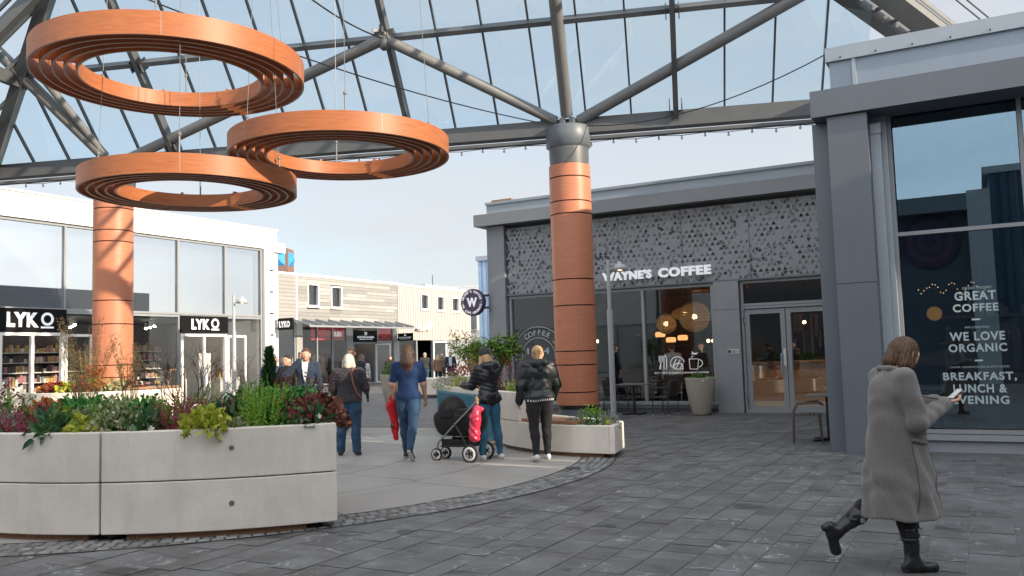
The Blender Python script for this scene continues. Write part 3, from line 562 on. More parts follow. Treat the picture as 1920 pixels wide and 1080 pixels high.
# ------------------------------------------------------------------ right corner shop
def build_corner():
    F = 13.6; T = thing("corner_shop", "grey corner shop with tall glazing and white menu lettering at right", "shop building", (1, F, 0))
    mb = MB(); mb.box((-1.81, 13.0, 0), (-1.27, 13.5, 4.87)); mb.box((-2.07, 13.3, 0), (-1.815, 14.6, 4.87)); mb.build("pillar", m_cladd, T)
    mb = MB(); mb.box((-1.813, 12.998, 2.42), (-1.268, 13.02, 2.43)); mb.build("joint", m_black, T)
    mb = MB(); mb.box((-2.02, 12.93, 4.88), (9, 13.55, 5.27)); mb.build("fascia", m_cladd, T)
    mb = MB(); mb.box((-2.0, 13.55, 4.9), (9, 13.7, 5.2)); mb.box((-1.8, 14.15, 5.02), (9, 14.9, 5.25)); mb.build("soffit", m_cladd, T)
    p = PY(1550, 92, 15.0); q = PY(1550, 118, 15.0)
    mb = MB(); mb.box((p.x+.02, 15.02, 5.0), (9, 17.2, q.z)); mb.build("upper_wall", M("pale upper cladding", (.25, .30, .36), .5, var=.05), T)
    mb = MB(); mb.box((p.x-.03, 14.96, q.z), (9, 17.25, p.z)); mb.box((p.x+.38, 14.98, 5.0), (p.x+.44, 15.02, q.z)); mb.build("parapet_cap", m_silver, T)
    MB().box((-1.6, 17.3, 0), (-.5, 20.6, 7.15)).build("added_shade_wing", m_clad, T)  # hidden block added to keep sun off the coffee shop front
    mb = MB()
    for k in range(14): mb.box((p.x+.2+k*.55, 14.95, q.z+.03), (p.x+.22+k*.55, 14.96, q.z+.06))
    mb.build("cap_fixing", m_black, T)
    mb = MB(); mb.box((-1.268, 13.3, .1), (-1.13, 13.44, 4.6)); mb.box((-1.266, 13.28, 4.6), (-1.12, 13.46, 4.75)); mb.build("downpipe", m_silver, T)
    mb = MB(); mb.box((-1.268, 13.47, 0), (-1.06, 13.65, 4.9)); mb.build("side_panel", m_silver, T)
    frame("window_frame", m_clad, T, 'S', -1.06, 6.5, .26, 5.0, F+.05, .055, .1, mull=(.62, 2.8), trans=(3.13,))
    for a0, a1 in ((-.99, .585), (.655, 2.765), (2.835, 6.43)):
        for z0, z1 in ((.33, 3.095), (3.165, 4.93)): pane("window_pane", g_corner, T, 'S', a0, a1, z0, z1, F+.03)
    mb = MB(); mb.box((-1.06, F-.1, .17), (6.5, F+.05, .25)); mb.box((-1.06, F-.04, .0), (6.5, F+.05, .165)); mb.build("sill", m_alu, T)
    mb = MB(); mb.box((-1.0, F+.06, .26), (6.4, F+.22, .3)); mb.build("radiator_grille", m_offw, T)
    mb = MB()
    for k in range(16): x = .45+k*.06; mb.box((x, F+.16, .3), (x+.035, F+.2, 4.95))
    mb.build("curtain", m_black, T)
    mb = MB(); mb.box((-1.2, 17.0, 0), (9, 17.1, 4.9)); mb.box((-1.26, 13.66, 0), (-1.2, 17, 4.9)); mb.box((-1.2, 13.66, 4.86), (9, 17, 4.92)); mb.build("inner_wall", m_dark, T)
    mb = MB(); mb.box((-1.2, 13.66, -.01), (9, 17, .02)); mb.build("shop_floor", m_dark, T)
    mb = MB(); mb.box((-.7, 16.4, 0), (.9, 16.9, 1.0)); mb.box((-.7, 16.6, 1.5), (.9, 16.9, 1.54)); mb.box((-.7, 16.6, 1.95), (.9, 16.9, 1.99)); mb.build("shelf", m_planks, T)
    mb = MB(); r = random.Random(4)
    for k in range(30): x = -.65+r.random()*1.5; z = r.choice((1.54, 1.99)); mb.box((x, 16.7, z), (x+.07, 16.8, z+r.uniform(.1, .28)))
    mb.build("shelf_goods", M("shelf goods", (.35, .22, .12), .5, var=.5), T)
    for nm, a, b, c0, c1, bo in (("GREAT PEOPLE", 1804, 1859, 538.5, 543, 0), ("GREAT", 1790, 1867, 547.5, 564.5, .03), ("COFFEE", 1787, 1872, 571, 586, .03), ("WE LOVE FIKA", 1809, 1855, 612, 616, 0), ("WE LOVE", 1781, 1884, 623.5, 640, .03), ("ORGANIC", 1779, 1888, 645.5, 661, .03),
            ("CAKES, SANDWICHES & HOT FOOD", 1781, 1893, 687, 691, 0), ("BREAKFAST,", 1769, 1906, 698.5, 716, .03), ("LUNCH &", 1788, 1888, 720.5, 736.5, .03), ("EVENING", 1787, 1892, 742, 757.5, .03)):
        p0, p1 = PY(a, c1, F+.01), PY(b, c0, F+.01); zl = PY(a, c0, F+.01).z
        letters("window_lettering", nm, m_decal, 'S', p0.x, p1.x, p0.z, zl, F+.014, T, .004, bo)
    mb = MB()
    for a, b, c0 in ((1822, 1838, 599), (1828, 1843, 676)): p0, p1 = PY(a, c0, F), PY(b, c0, F); mb.box((p0.x, F+.008, p0.z-.012), (p1.x, F+.013, p0.z+.012))
    mb.build("lettering_dash", m_decal, T)
build_corner()
for px, py, lab in ((1752, 588, "dim amber globe lamp inside the right shop window"), (1840, 575, "tiny warm spotlight above the menu lettering")):
    c = PY(px, py, 16.0); T = thing("globe_lamp", lab, "lamp", c); rr = .12 if px < 1800 else .025
    MB().ball(c, rr, 14).build("globe", M("amber globe", (.5, .22, .05), .4, var=.05, emit=.22), T); MB().tube([c, (c.x, c.y, 4.86)], .008, 5).build("cord", m_black, T)
def fairy():
    T = thing("fairy_lights", "string of tiny warm fairy lights inside the right shop window", "fairy lights", PY(1770, 545, 15)); mb = MB(); r = random.Random(2); pts = []
    for k in range(26): pts.append(PY(1722+k*5.2, 540+9*math.sin(k*.9)+r.uniform(-4, 4), 15.2))
    mb.tube(pts, .004, 4); mb.build("wire", m_black, T); mb = MB()
    for p in pts: mb.ball(p, .0075, 6)
    mb.build("tiny_bulb", M("tiny lit bulb", (1, .6, .25), .4, var=0, emit=1.2), T)
fairy()
# ------------------------------------------------------------------ white cosmetics shop on the left
XL = -25.0
def build_lyko():
    T = thing("cosmetics_shop", "white cosmetics shop with tall glazed front and black signs at left", "shop building", (XL, 18, 0)); X = XL; y0, y1 = 4.0, 25.56
    mb = MB(); mb.box((X-9, y0, 0), (X-8.8, y1, 6.8)); mb.box((X-9, y1-.3, 0), (X-.3, y1, 6.8)); mb.box((X-9, y0, 0), (X-.3, y0+.3, 6.8)); mb.box((X-9, y0, 6.5), (X-.3, y1, 6.6)); mb.build("wall", m_white, T)
    mb = MB(); mb.box((X-.3, y0, 6.06), (X+.12, y1, 6.62)); mb.build("fascia", m_white, T)
    for k in range(9): MB().box((X+.118, 6.2+k*2.12, 6.07), (X+.1225, 6.21+k*2.12, 6.61)).build("joint", m_ringedge, T)
    mb = MB(); mb.box((X-.6, y0, 6.62), (X+.06, y1+.05, 6.84)); mb.box((X-.6, y0, 6.84), (X+.12, y1+.1, 6.9)); mb.box((X-.1, y1-.25, 5.95), (X+.3, y1+.3, 6.32)); mb.build("parapet_cap", m_white, T)
    mb = MB(); mb.box((X-.3, 24.84, 0), (X+.16, y1, 6.06)); mb.build("corner_pillar", m_white, T)
    mb = MB()
    for k in range(6): z = .9+k*.86; mb.lathe([(0, 0), (.085, 0)], (0, 0, 0), 14); v = mb.v[-28:]; mb.v[-28:] = [(X+.165, 25.2+a*1.5, z+b*.4) for a, b, c in v]
    mb.build("pillar_slot", m_black, T)
    ms = (14.42, 16.5, 18.62, 20.78, 22.94)
    frame("window_frame", m_alu, T, 'E', y0+.3, 24.8, 3.33, 6.04, X-.06, .07, .1, mull=(8.1, 10.2, 12.3)+ms)
    ys = [y0+.35, 8.1, 10.2, 12.3, *ms, 24.75]
    for a, b in zip(ys[:-1], ys[1:]): pane("upper_pane", g_lyko, T, 'E', a+.04, b-.04, 3.4, 5.97, X-.04)
    mb = MB(); mb.box((X-.5, y0+.3, 3.35), (X-.45, 24.8, 6.04)); mb.build("blind", M("pale grey blind", (.78, .77, .75), .8, var=.06), T)
    frame("window_frame", m_alu, T, 'E', y0+.3, 24.8, .05, 3.31, X-.06, .07, .1, mull=(14.42, 16.5, 18.62, 20.82, 22.98))
    for a, b in ((y0+.35, 14.38), (18.66, 20.78), (23.02, 24.73)): pane("window_pane", g_shop, T, 'E', a, b, .1, 3.26, X-.04)
    pane("window_pane", g_shop, T, 'E', 16.54, 18.58, .1, 3.26, X-.04)
    for a, b in ((14.46, 16.46), (20.86, 22.94)):
        h = (a+b)/2; frame("door_frame", m_white, T, 'E', a, b, .02, 2.64, X-.02, .09, .12, mull=(h,))
        pane("door_pane", g_shop, T, 'E', a+.1, h-.06, .1, 2.56, X+.02)
        d = frame("door", m_white, T, 'E', b+.02, b+.95, .05, 2.6, X+.06, .08, .06); pane("door_pane", g_shop, d, 'E', b+.1, b+.87, .13, 2.52, X+.08)
    mb = MB(); mb.box((X-8.7, y0+.3, -.01), (X-.06, 24.8, .02)); mb.build("shop_floor", m_floor, T)
    mb = MB(); mb.box((X-5.6, y0+.3, 0), (X-5.5, 24.8, 3.3)); mb.build("inner_wall", M("shop inner wall", (.13, .12, .12), .8, var=.3), T)
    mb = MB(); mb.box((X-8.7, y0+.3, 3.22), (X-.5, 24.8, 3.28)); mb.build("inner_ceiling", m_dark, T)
    r = random.Random(8); mats = [M("pale packaging", (.6, .58, .55), .5), M("dark packaging", (.06, .05, .06), .4), M("rose packaging", (.45, .2, .22), .5), M("gold packaging", (.45, .3, .12), .4)]
    mb = MB()
    for y in np.arange(13.0, 24.4, 1.9):
        for z in np.arange(.35, 2.3, .36): mb.box((X-5.45, y, z-.03), (X-5.1, y+1.7, z))
    mb.build("shelf", m_offw, T); mb = MB()
    for y in np.arange(13.0, 24.4, 1.9):
        for z in np.arange(.35, 2.3, .36):
            yy = y+.02
            while yy < y+1.65:
                w = r.uniform(.05, .16); mb.box((X-5.4, yy, z+.002), (X-5.15, yy+w*.85, z+r.uniform(.12, .28)), r.randrange(4)); yy += w
    mb.build("shelf_goods", mats, T)
    for yy, xx in ((15.0, 1.3), (19.6, 1.6), (22.2, 2.2), (23.8, 1.2)):
        mb = MB(); mb.box((X-xx-.5, yy, 0), (X-xx, yy+1.0, 1.0)); 
        for k in range(9): q = yy+.05+k*.1; mb.box((X-xx-.3, q, 1.002), (X-xx-.1, q+.07, 1.0+r.uniform(.1, .35)), r.randrange(4))
        mb.build("display_table", mats, T)
    mb = MB()
    for k in range(22): y = 13.2+k*.52; z = 3.0; mb.tube([(X-1.5-(k % 3)*.9, y, z+.2), (X-1.5-(k % 3)*.9, y, z)], .05, 8)
    mb.build("spotlight_housing", m_offw, T); mb = MB()
    for k in range(22): y = 13.2+k*.52; mb.ball((X-1.5-(k % 3)*.9, y, 2.98), .045, 8)
    mb.build("spotlight", m_glow, T)
build_lyko()
def black_sign(label, face, a0, a1, z0, z1, d, body, t0, t1, u0, u1, cat="sign", line=None, name="shop_sign"):
    T = thing(name, label, cat, (a0, d, z0) if face == 'S' else (d, a0, z0)); rect(MB(), face, a0, a1, z0, z1, d, .1).build("sign_board", m_sign, T)
    dd = d-.1 if face == 'S' else d+.1
    letters("lettering", body, m_letter, face, t0, t1, u0, u1, dd, T, .012, .05)
    if line: rect(MB(), face, *line, dd, .012).build("underline", m_letter, T)
    return T
black_sign("black sign with large white letters at the left edge of the white shop", 'E', 13.7, 16.52, 2.66, 3.36, XL+.0, "LYK", 14.66, 15.62, 2.80, 3.24)
black_sign("black sign with white letters over the shop door right of the left column", 'E', 20.84, 23.0, 2.68, 3.29, XL+.0, "LYK", 21.3, 22.12, 2.80, 3.18)
def o_mark(y, z, r, zl, T=None):
    mb = MB(); mb.lathe([(r*.62, 0), (r, 0), (r, .012), (r*.62, .012), (r*.62, 0)], (0, 0, 0), 28, smooth=False); mb.xf(Matrix.Translation((XL+.1, y, z)) @ Matrix.Rotation(R(90), 4, 'Y'))
    mb.box((XL+.1, y-r, zl), (XL+.112, y+r, zl+.055)); return mb
signs = [o for o in D.objects if o.name.startswith("shop_sign")]
o_mark(15.9, 3.05, .2, 2.77).build("raised_letter", m_letter, signs[0]); o_mark(22.38, 3.03, .18, 2.78).build("raised_letter", m_letter, signs[1])
def blade(label, X, Y, z0, z1, w, top_body, sub=None, bx=.0):
    """sign standing out from a facade that looks to +X, so it faces -Y"""
    T = thing("projecting_sign", label, "sign", (X, Y, z0)); MB().box((X, Y, z0), (X+w, Y+.12, z1)).build("sign_board", m_sign, T)
    MB().box((X-.18, Y+.04, z0+.06), (X, Y+.08, z0+.1)).box((X-.18, Y+.04, z1-.1), (X, Y+.08, z1-.06)).build("bracket", m_black, T)
    h = z1-z0
    if sub:
        letters("lettering", top_body, m_letter, 'S', X+w*.08, X+w*.92, z0+h*.36, z0+h*.52, Y, T, .008, .03); letters("lettering", sub, m_letter, 'S', X+w*.16, X+w*.84, z0+h*.22, z0+h*.28, Y, T, .008, .01)
        MB().box((X+w*.44, Y-.008, z0+h*.64), (X+w*.49, Y-.001, z0+h*.84)).box((X+w*.52, Y-.008, z0+h*.64), (X+w*.57, Y-.001, z0+h*.84)).box((X+w*.44, Y-.008, z0+h*.7), (X+w*.57, Y-.003, z0+h*.74)).build("emblem", m_letter, T)
    else: letters("lettering", top_body, m_letter, 'S', X+w*.1, X+w*.86, z0+h*.2, z0+h*.75, Y, T, .008, .05)
pz = PX(511, 598, XL+.3); blade("small black projecting sign with white letters on the white corner pillar", XL+.34, 25.35, PX(511, 619, XL+.3).z, pz.z+.02, .74, "LYKO")
def a_board(y, label):
    T = thing("sandwich_board", label, "sign board", (XL-.8, y, 0)); MB().box((XL-.9, y-.3, .1), (XL-.86, y+.3, 1.35)).build("board", m_black, T); MB().box((XL-.91, y-.34, .05), (XL-.84, y-.3, 1.4)).box((XL-.91, y+.3, .05), (XL-.84, y+.34, 1.4)).box((XL-.91, y-.3, 1.35), (XL-.84, y+.3, 1.4)).build("frame", m_planks, T)
a_board(21.5, "chalk board in a wooden frame inside the shop door")
def o_panel():
    T = thing("display_panel", "white display panel with a round ring mark inside the right shop door", "display", (XL-.7, 22.6, 0)); MB().box((XL-.72, 22.3, .1), (XL-.66, 22.85, 1.95)).build("panel", m_offw, T)
    mb = MB(); mb.lathe([(.1, 0), (.17, 0)], (0, 0, 0), 20); mb.xf(Matrix.Translation((XL-.655, 22.57, 1.3)) @ Matrix.Rotation(R(90), 4, 'Y')); mb.build("ring_mark", M("grey print", (.3, .3, .3)), T)
o_panel()
# ------------------------------------------------------------------ clothes shop and shoe shop further back
XS = -34.0
m_board = M("grey board cladding", (.30, .295, .285), .7, var=.05, island=.24); m_board2 = M("plain board cladding", (.30, .29, .28), .7, var=.05, island=.05)
m_rib = M("cream ribbed cladding", (.50, .455, .43), .6, var=.03)
def boards(name, mat, T, X, ya, yb, z0, z1, h, lens, holes=()):
    mb = MB(); r = random.Random(5); z = z0
    while z < z1-.02:
        zt = min(z+h, z1); y = ya
        while y < yb:
            l = r.choice(lens); ye = min(yb, y+l)
            segs = [(y, ye)]
            for ha, hb, hz0, hz1 in holes:
                if zt > hz0 and z < hz1:
                    ns = []
                    for a, b in segs:
                        if b <= ha or a >= hb: ns.append((a, b))
                        else:
                            if a < ha: ns.append((a, ha))
                            if b > hb: ns.append((hb, b))
                    segs = ns
            for a, b in segs: mb.box((X-.02, a+.004, z+.006), (X+.018+(0 if l > 0 else 0), b-.004, zt-.006))
            y += l
        z = zt
    return mb.build(name, mat, T)
def small_window(T, X, ya, yb, z0, z1, wm):
    f = frame("window", wm, T, 'E', ya, yb, z0, z1, X-.12, .09, .2); pane("pane", g_cafe, f, 'E', ya+.09, yb-.09, z0+.09, z1-.09, X-.1)
    mb = MB(); mb.box((X-.6, ya, z0), (X-.55, yb, z1)); mb.build("inner_shade", m_dark, f); rect(MB(), 'E', ya-.05, yb+.05, z0-.07, z0-.004, X, .12).build("sill", wm, f)
def build_clothes():
    X = XS; ya, yc, yb = PX(519, 510, X).y-1.5, PX(557, 560, X).y, PX(745, 570, X).y; zt = PX(640, 521, X).z-.12; T = thing("clothes_shop", "grey boarded clothes shop with red window posters and glass canopy", "shop building", (X, (ya+yb)/2, 0))
    zb = PX(640, 608, X).z
    w1 = (PX(575, 540, X).y, PX(597, 540, X).y, PX(586, 575, X).z, PX(586, 532, X).z); w2 = (PX(619, 540, X).y, PX(640, 540, X).y, PX(629, 578, X).z, PX(629, 537, X).z)
    mb = MB(); mb.box((X-8, ya, 0), (X-7.9, yb, zt)); mb.box((X-8, ya, 0), (X-.3, ya+.2, zt)); mb.box((X-8, yb-.2, 0), (X-.3, yb, zt)); mb.box((X-8, ya, zt-.1), (X-.1, yb, zt)); mb.box((X-.2, ya, zb-.1), (X-.15, w1[0], zt)); mb.build("wall", m_board2, T)
    boards("board_cladding", m_board, T, X, yc, yb, zb, zt, .212, (1.9, 2.7, 3.4, .9), (w1, w2)); boards("board_cladding", m_board2, T, X, ya, yc-.1, zb, zt, .212, (50,))
    MB().box((X-.1, ya, zt), (X+.06, yb, zt+.14)).box((X-.02, yc-.1, zb), (X+.03, yc, zt)).build("edge_trim", m_white, T)
    for w in (w1, w2): small_window(T, X, *w, m_offw)
    y1, y2, y3, y4, y5 = [PX(q, 650, X).y for q in (566, 651, 663, 703, 706)]; y6, y7 = PX(708, 650, X).y, PX(738, 650, X).y
    MB().box((X-.3, ya, 0), (X+.0, yc, .3)).build("plinth", m_board, T)
    for pa, pb in ((yc-.1, y1), (y2, y3-.05), (y7, yb)): MB().box((X-.25, pa, 0), (X+.02, pb, zb)).build("pier", m_board, T)
    frame("window_frame", m_alu, T, 'E', y1, y2, .1, zb-.03, X-.1, .08, .1, mull=(y1+(y2-y1)*.33, y1+(y2-y1)*.67)); pane("window_pane", g_shop, T, 'E', y1+.08, y2-.08, .18, zb-.1, X-.07)
    frame("window_frame", m_alu, T, 'E', y6, y7, 2.62, zb-.03, X-.1, .08, .1); pane("window_pane", g_shop, T, 'E', y6, y7, .1, zb-.1, X-.07)
    frame("window_frame", m_alu, T, 'E', ya+.2, yc-.15, .3, zb-.03, X-.1, .08, .1); pane("window_pane", g_cafe, T, 'E', ya+.2, yc-.2, .35, zb-.1, X-.07)
    red = M("red poster", (.42, .02, .035), .6, var=.25, vs=.8)
    MB().box((X-.14, y1+.9, zb-.95), (X-.12, y2-.1, zb-.12)).build("poster", red, T); MB().box((X-.14, y6+.1, zb-.95), (X-.12, y7-.1, zb-.12)).build("poster", red, T)
    letters("poster_lettering", "KRUS", m_letter, 'E', y2-.4, y1+2.9, zb-.75, zb-.45, X-.115, T, .004, .03)
    mb = MB(); r = random.Random(6); mats = [M("garment", c, .9, var=.3, vs=2) for c in ((.06, .05, .05), (.3, .12, .1), (.12, .13, .2), (.4, .35, .3), (.3, .03, .04))]
    for k in range(22):
        y = y1+.2+r.random()*(y7-y1); x = X-.7-r.random()*2; z = r.uniform(.7, 1.0); w = r.uniform(.15, .28); mb.lathe([(w, 0), (w*.8, .5), (w*.9, .8), (.05, .95)], (x, y, z), 10, r.randrange(5))
    mb.build("garment", mats, T)
    MB().box((X-4, ya, 0), (X-3.9, yb, zb)).build("inner_wall", m_dark, T); MB().box((X-4, ya, zb-.06), (X-.3, yb, zb-.02)).box((X-4, ya, -.01), (X-.1, yb, .03)).build("shop_floor", M("dark shop floor", (.09, .07, .06), .6), T)
    mb = MB()
    for k in range(9): mb.ball((X-1.2-(k % 3)*.7, y1+.8+k*.9, zb-.35), .05, 6)
    mb.build("spotlight", m_glow, T)
    # canopy
    c0, c1 = PX(567, 607, X+1).y, PX(764, 617, X+1).y; zc = PX(660, 611, X+1).z
    mb = MB(); mb.add([(X, c0, zc+.3), (X+1.5, c0, zc-.05), (X+1.5, c1, zc-.05), (X, c1, zc+.3), (X, c0, zc+.33), (X+1.5, c0, zc-.02), (X+1.5, c1, zc-.02), (X, c1, zc+.33)], [(3, 2, 1, 0), (4, 5, 6, 7), (0, 1, 5, 4), (1, 2, 6, 5), (2, 3, 7, 6)]); mb.build("canopy", glass("canopy glass", (.55, .6, .62), .1, 1.2), T)
    mb = MB(); n = 9
    for k in range(n+1): y = c0+(c1-c0)*k/n; mb.bar((X, y, zc+.38), (X+1.55, y, zc+.0), .07, .1)
    mb.bar((X+1.5, c0, zc-.09), (X+1.5, c1, zc-.09), .06, .1); mb.build("canopy_bracket", m_alu, T)
    d = frame("door", m_white, T, 'E', 0, .95, .04, 2.5, 0, .08, .05); d.matrix_local = Matrix.Translation(Vector((X, y4+.1, 0))-origin(T)) @ Matrix.Rotation(R(-64), 4, 'Z') @ Matrix.Translation(origin(T)); p = MB().box((.01, .08, .12), (.025, .87, 2.42)).build("door_pane", g_shop, d, True); p.location = -origin(T)
    frame("door_frame", m_alu, T, 'E', y3-.02, y4+.05, .02, 2.6, X-.08, .07, .1)
    return ya, yb, zb, zt, y3, y4
CS = build_clothes()
def clothes_sign():
    X = XS; y3, y4 = CS[4], CS[5]; z0, z1 = 2.62, PX(682, 620, X).z; T = thing("shop_sign", "black sign with white serif lettering above the open clothes shop door", "sign", (X, y3, z0)); MB().box((X-.02, y3-.05, z0), (X+.1, y4+.1, z1)).build("sign_board", m_sign, T); w = y4-y3; h = z1-z0
    letters("lettering", "SCOTCH & SODA", m_letter, 'E', y3+w*.12, y3+w*.9, z0+h*.34, z0+h*.52, X+.1, T, .01, .04); letters("lettering", "AMSTERDAM COUTURE", m_letter, 'E', y3+w*.2, y3+w*.82, z0+h*.2, z0+h*.28, X+.1, T, .01, .02)
    MB().box((X+.1, y3+w*.46, z0+h*.66), (X+.11, y3+w*.49, z0+h*.88)).box((X+.1, y3+w*.53, z0+h*.66), (X+.11, y3+w*.56, z0+h*.88)).box((X+.1, y3+w*.46, z0+h*.6), (X+.11, y3+w*.56, z0+h*.64)).build("emblem", m_letter, T)
clothes_sign()
q = PX(755, 633, XS+.5); blade("black projecting sign with tiny white lettering between clothes shop and shoe shop", XS+.2, PX(745, 630, XS).y-.2, q.z-.22*1, q.z+.28, 1.15, "SCOTCH & SODA", "AMSTERDAM COUTURE")
def build_shoes():
    X = XS; ya, yb = CS[1]+.02, PX(866, 600, X).y+1.2; zt = CS[3]-.04; zb = PX(800, 640, X).z+.08; T = thing("shoe_shop", "cream ribbed shoe shop with three small square windows", "shop building", (X, (ya+yb)/2, 0))
    ws = [(PX(a, 570, X).y, PX(b, 570, X).y, PX((a+b)/2, c+1, X).z, PX((a+b)/2, d-1, X).z) for a, b, c, d in ((788, 803, 580, 552), (818, 832, 582, 556), (846, 860, 584, 559))]
    mb = MB(); y = ya; pitch = .2
    while y < yb:
        for s0, s1, dx in ((0, .11, .045), (.11, .2, 0)):
            a, b = y+s0, y+s1; zs = [(zb, zt)]
            for w in ws:
                if b > w[0] and a < w[1]: zs = [(zb, w[2]), (w[3], zt)]
            for z0, z1 in zs: mb.box((X-.1, a, z0), (X+dx, b, z1))
        y += pitch
    mb.build("ribbed_cladding", m_rib, T)
    MB().box((X-8, ya, 0), (X-7.9, yb, zt)).box((X-8, ya, zt-.1), (X-.1, yb, zt)).box((X-8, yb-.2, 0), (X-.1, yb, zt)).build("wall", m_rib, T); MB().box((X-.1, ya, zt), (X+.08, yb, zt+.14)).build("edge_trim", m_white, T)
    for w in ws: small_window(T, X, *w, m_offw)
    q = [PX(k, 660, X).y for k in (748, 782, 812, 836)]
    for k in q[:3]: MB().box((X-.15, k-.06, 0), (X+.0, k+.06, zb)).build("pier", m_alu, T)
    MB().box((X-.15, q[3]-.06, 0), (X-.02, yb, zb)).build("pier", m_alu, T)
    pane("window_pane", g_shop, T, 'E', q[0]+.06, q[1]-.06, .1, zb, X-.1); pane("window_pane", g_shop, T, 'E', q[2]+.06, q[3]-.06, .1, zb, X-.1)
    d = frame("door", m_white, T, 'E', q[2]-.1, q[2]+1.6, .04, zb-.05, X+.05, .12, .06); pane("door_pane", g_shop, d, 'E', q[2]+.02, q[2]+1.48, .16, zb-.17, X+.07)
    MB().box((X-3.5, ya, 0), (X-3.4, yb, zb)).build("inner_wall", M("warm dark wall", (.10, .06, .045), .8), T); MB().box((X-3.5, ya, -.01), (X-.1, yb, .03)).box((X-3.5, ya, zb), (X-.1, yb, zb+.04)).build("shop_floor", m_dark, T)
    r = random.Random(1); mm = [m_planks, m_offw, M("red box", (.4, .03, .05))]
    for k in range(26): y = ya+.5+r.random()*(yb-ya-1); z = r.choice((.6, 1.0, 1.4, 1.8)); MB().box((X-3.3, y, z), (X-3.1, y+.3, z+.12)).build("shoe_box", mm[r.randrange(3)], T)
    return ya, yb, zb, zt
SS = build_shoes()
def shoe_emblem():
    """flat high heeled shoe outline fixed to the wall"""
    X = XS+.06; px = [(779, 616), (781, 612), (784, 615), (789, 617), (795, 611), (800, 605), (806, 603), (811, 607), (810, 611), (806, 613), (804, 617), (803, 620), (799, 620), (799, 616), (795, 620), (786, 621), (780, 620)]
    P = [PX(a, b, X) for a, b in px]; n = len(P); mb = MB(); v = [(X, p.y, p.z) for p in P]+[(X+.12, p.y, p.z) for p in P]
    mb.add(v, [tuple(range(n)), tuple(range(2*n-1, n-1, -1))]+[(i, i+n, (i+1) % n+n, (i+1) % n) for i in range(n)]); mb.box((X, P[0].y-.1, P[0].z-.12), (X+.13, P[3].y-.2, P[0].z-.05), 1)
    tag(mb.build("shoe_emblem", [M("brass white emblem", (.66, .6, .52), .4), m_black]), "white high heeled shoe emblem on the cream ribbed wall", "emblem")
shoe_emblem()
def build_tower():
    X = -60; a, b, c = PX(537, 475, X), PX(552, 475, X), PX(562, 475, X); z1 = PX(545, 469, X).z; T = thing("brick_tower", "square brick tower with blue pyramid panels rising behind the grey shop", "tower", (X, b.y, 0)); br = M("brown brick", (.20, .12, .10), .8, var=.25, vs=20)
    s = 1.9; y1 = PX(551, 480, X).y; y0 = y1-s; T.location = (X, y1, 0); T.rotation_euler.z = R(25); MB().box((X-s, y0, 0), (X, y1, z1)).build("wall", br, T); blue = M("blue panel", (.03, .25, .6), .3, var=.3, island=.4)
    zc = z1-1.0; h = .68
    def pyr(o, u):
        o = Vector(o); u = Vector(u); w = Vector((0, 0, 1)); n = u.cross(w); v = [o-u*h-w*h, o+u*h-w*h, o+u*h+w*h, o-u*h+w*h, o+n*.4]; return MB().add(v, [(0, 1, 4), (1, 2, 4), (2, 3, 4), (3, 0, 4)])
    pyr((X, (y0+y1)/2, zc), (0, 1, 0)).build("pyramid_panel", blue, T); pyr(((X-s/2), y0, zc), (1, 0, 0)).build("pyramid_panel", blue, T)
build_tower()
def build_far():
    Y = 60.; x0, x1 = PY(862, 560, Y).x, PY(930, 560, Y).x; zt = PY(880, 533, Y).z; T = thing("white_shop", "white clapboard building closing the far end of the street", "shop building", (x0, Y, 0))
    mb = MB()
    for k in range(int(zt/.2)): mb.box((x0-4, Y+.0+(k % 2)*.0, k*.2), (x1+8, Y+5, k*.2+.19))
    mb.build("wall", m_white, T); mb = MB(); a, b = PY(872, 600, Y-.1), PY(893, 588, Y-.1); f = MB().box((a.x-.1, Y-.12, a.z-.9), (b.x+.1, Y-.01, b.z+.3)).build("window", m_offw, T); MB().box((a.x, Y-.14, a.z-.8), ((a.x+b.x)/2-.06, Y-.121, b.z+.2)).box(((a.x+b.x)/2+.06, Y-.14, a.z-.8), (b.x, Y-.121, b.z+.2)).build("pane", g_cafe, f)
    MB().box((a.x-1, Y-.1, 0), (b.x+2, Y-.01, 2.6)).build("shop_front", m_dark, T)
    Y = 38.; a, b = PY(897, 490, Y), PY(914, 490, Y); T = thing("blue_building", "pale blue ribbed building edge showing left of the coffee shop pillar", "building", (a.x, Y, 0)); mb = MB(); x = a.x
    while x < b.x+7: mb.box((x, Y-.05, 0), (x+.16, Y+8, a.z)); mb.box((x+.16, Y, 0), (x+.28, Y+8, a.z)); x += .28
    mb.build("wall", M("pale blue cladding", (.33, .45, .62), .5), T); MB().box((a.x-.1, Y-.12, a.z), (b.x+7, Y+8, a.z+.25)).build("roof_edge", m_silver, T)
    c = PX(838, 540, XS-3); T = thing("roof_plant", "low grey rooftop unit on the shoe shop roof", "roof unit", (XS-3, c.y, SS[3])); mb = MB().box((XS-5, c.y-3, SS[3]), (XS-3, c.y+1.5, SS[3]+.75)); mb.build("housing", m_silver, T); MB().tube([(XS-3, c.y-2, SS[3]+.75), (XS-3, c.y-2, SS[3]+1.5)], .04, 6).build("vent", m_steel, T)
build_far()
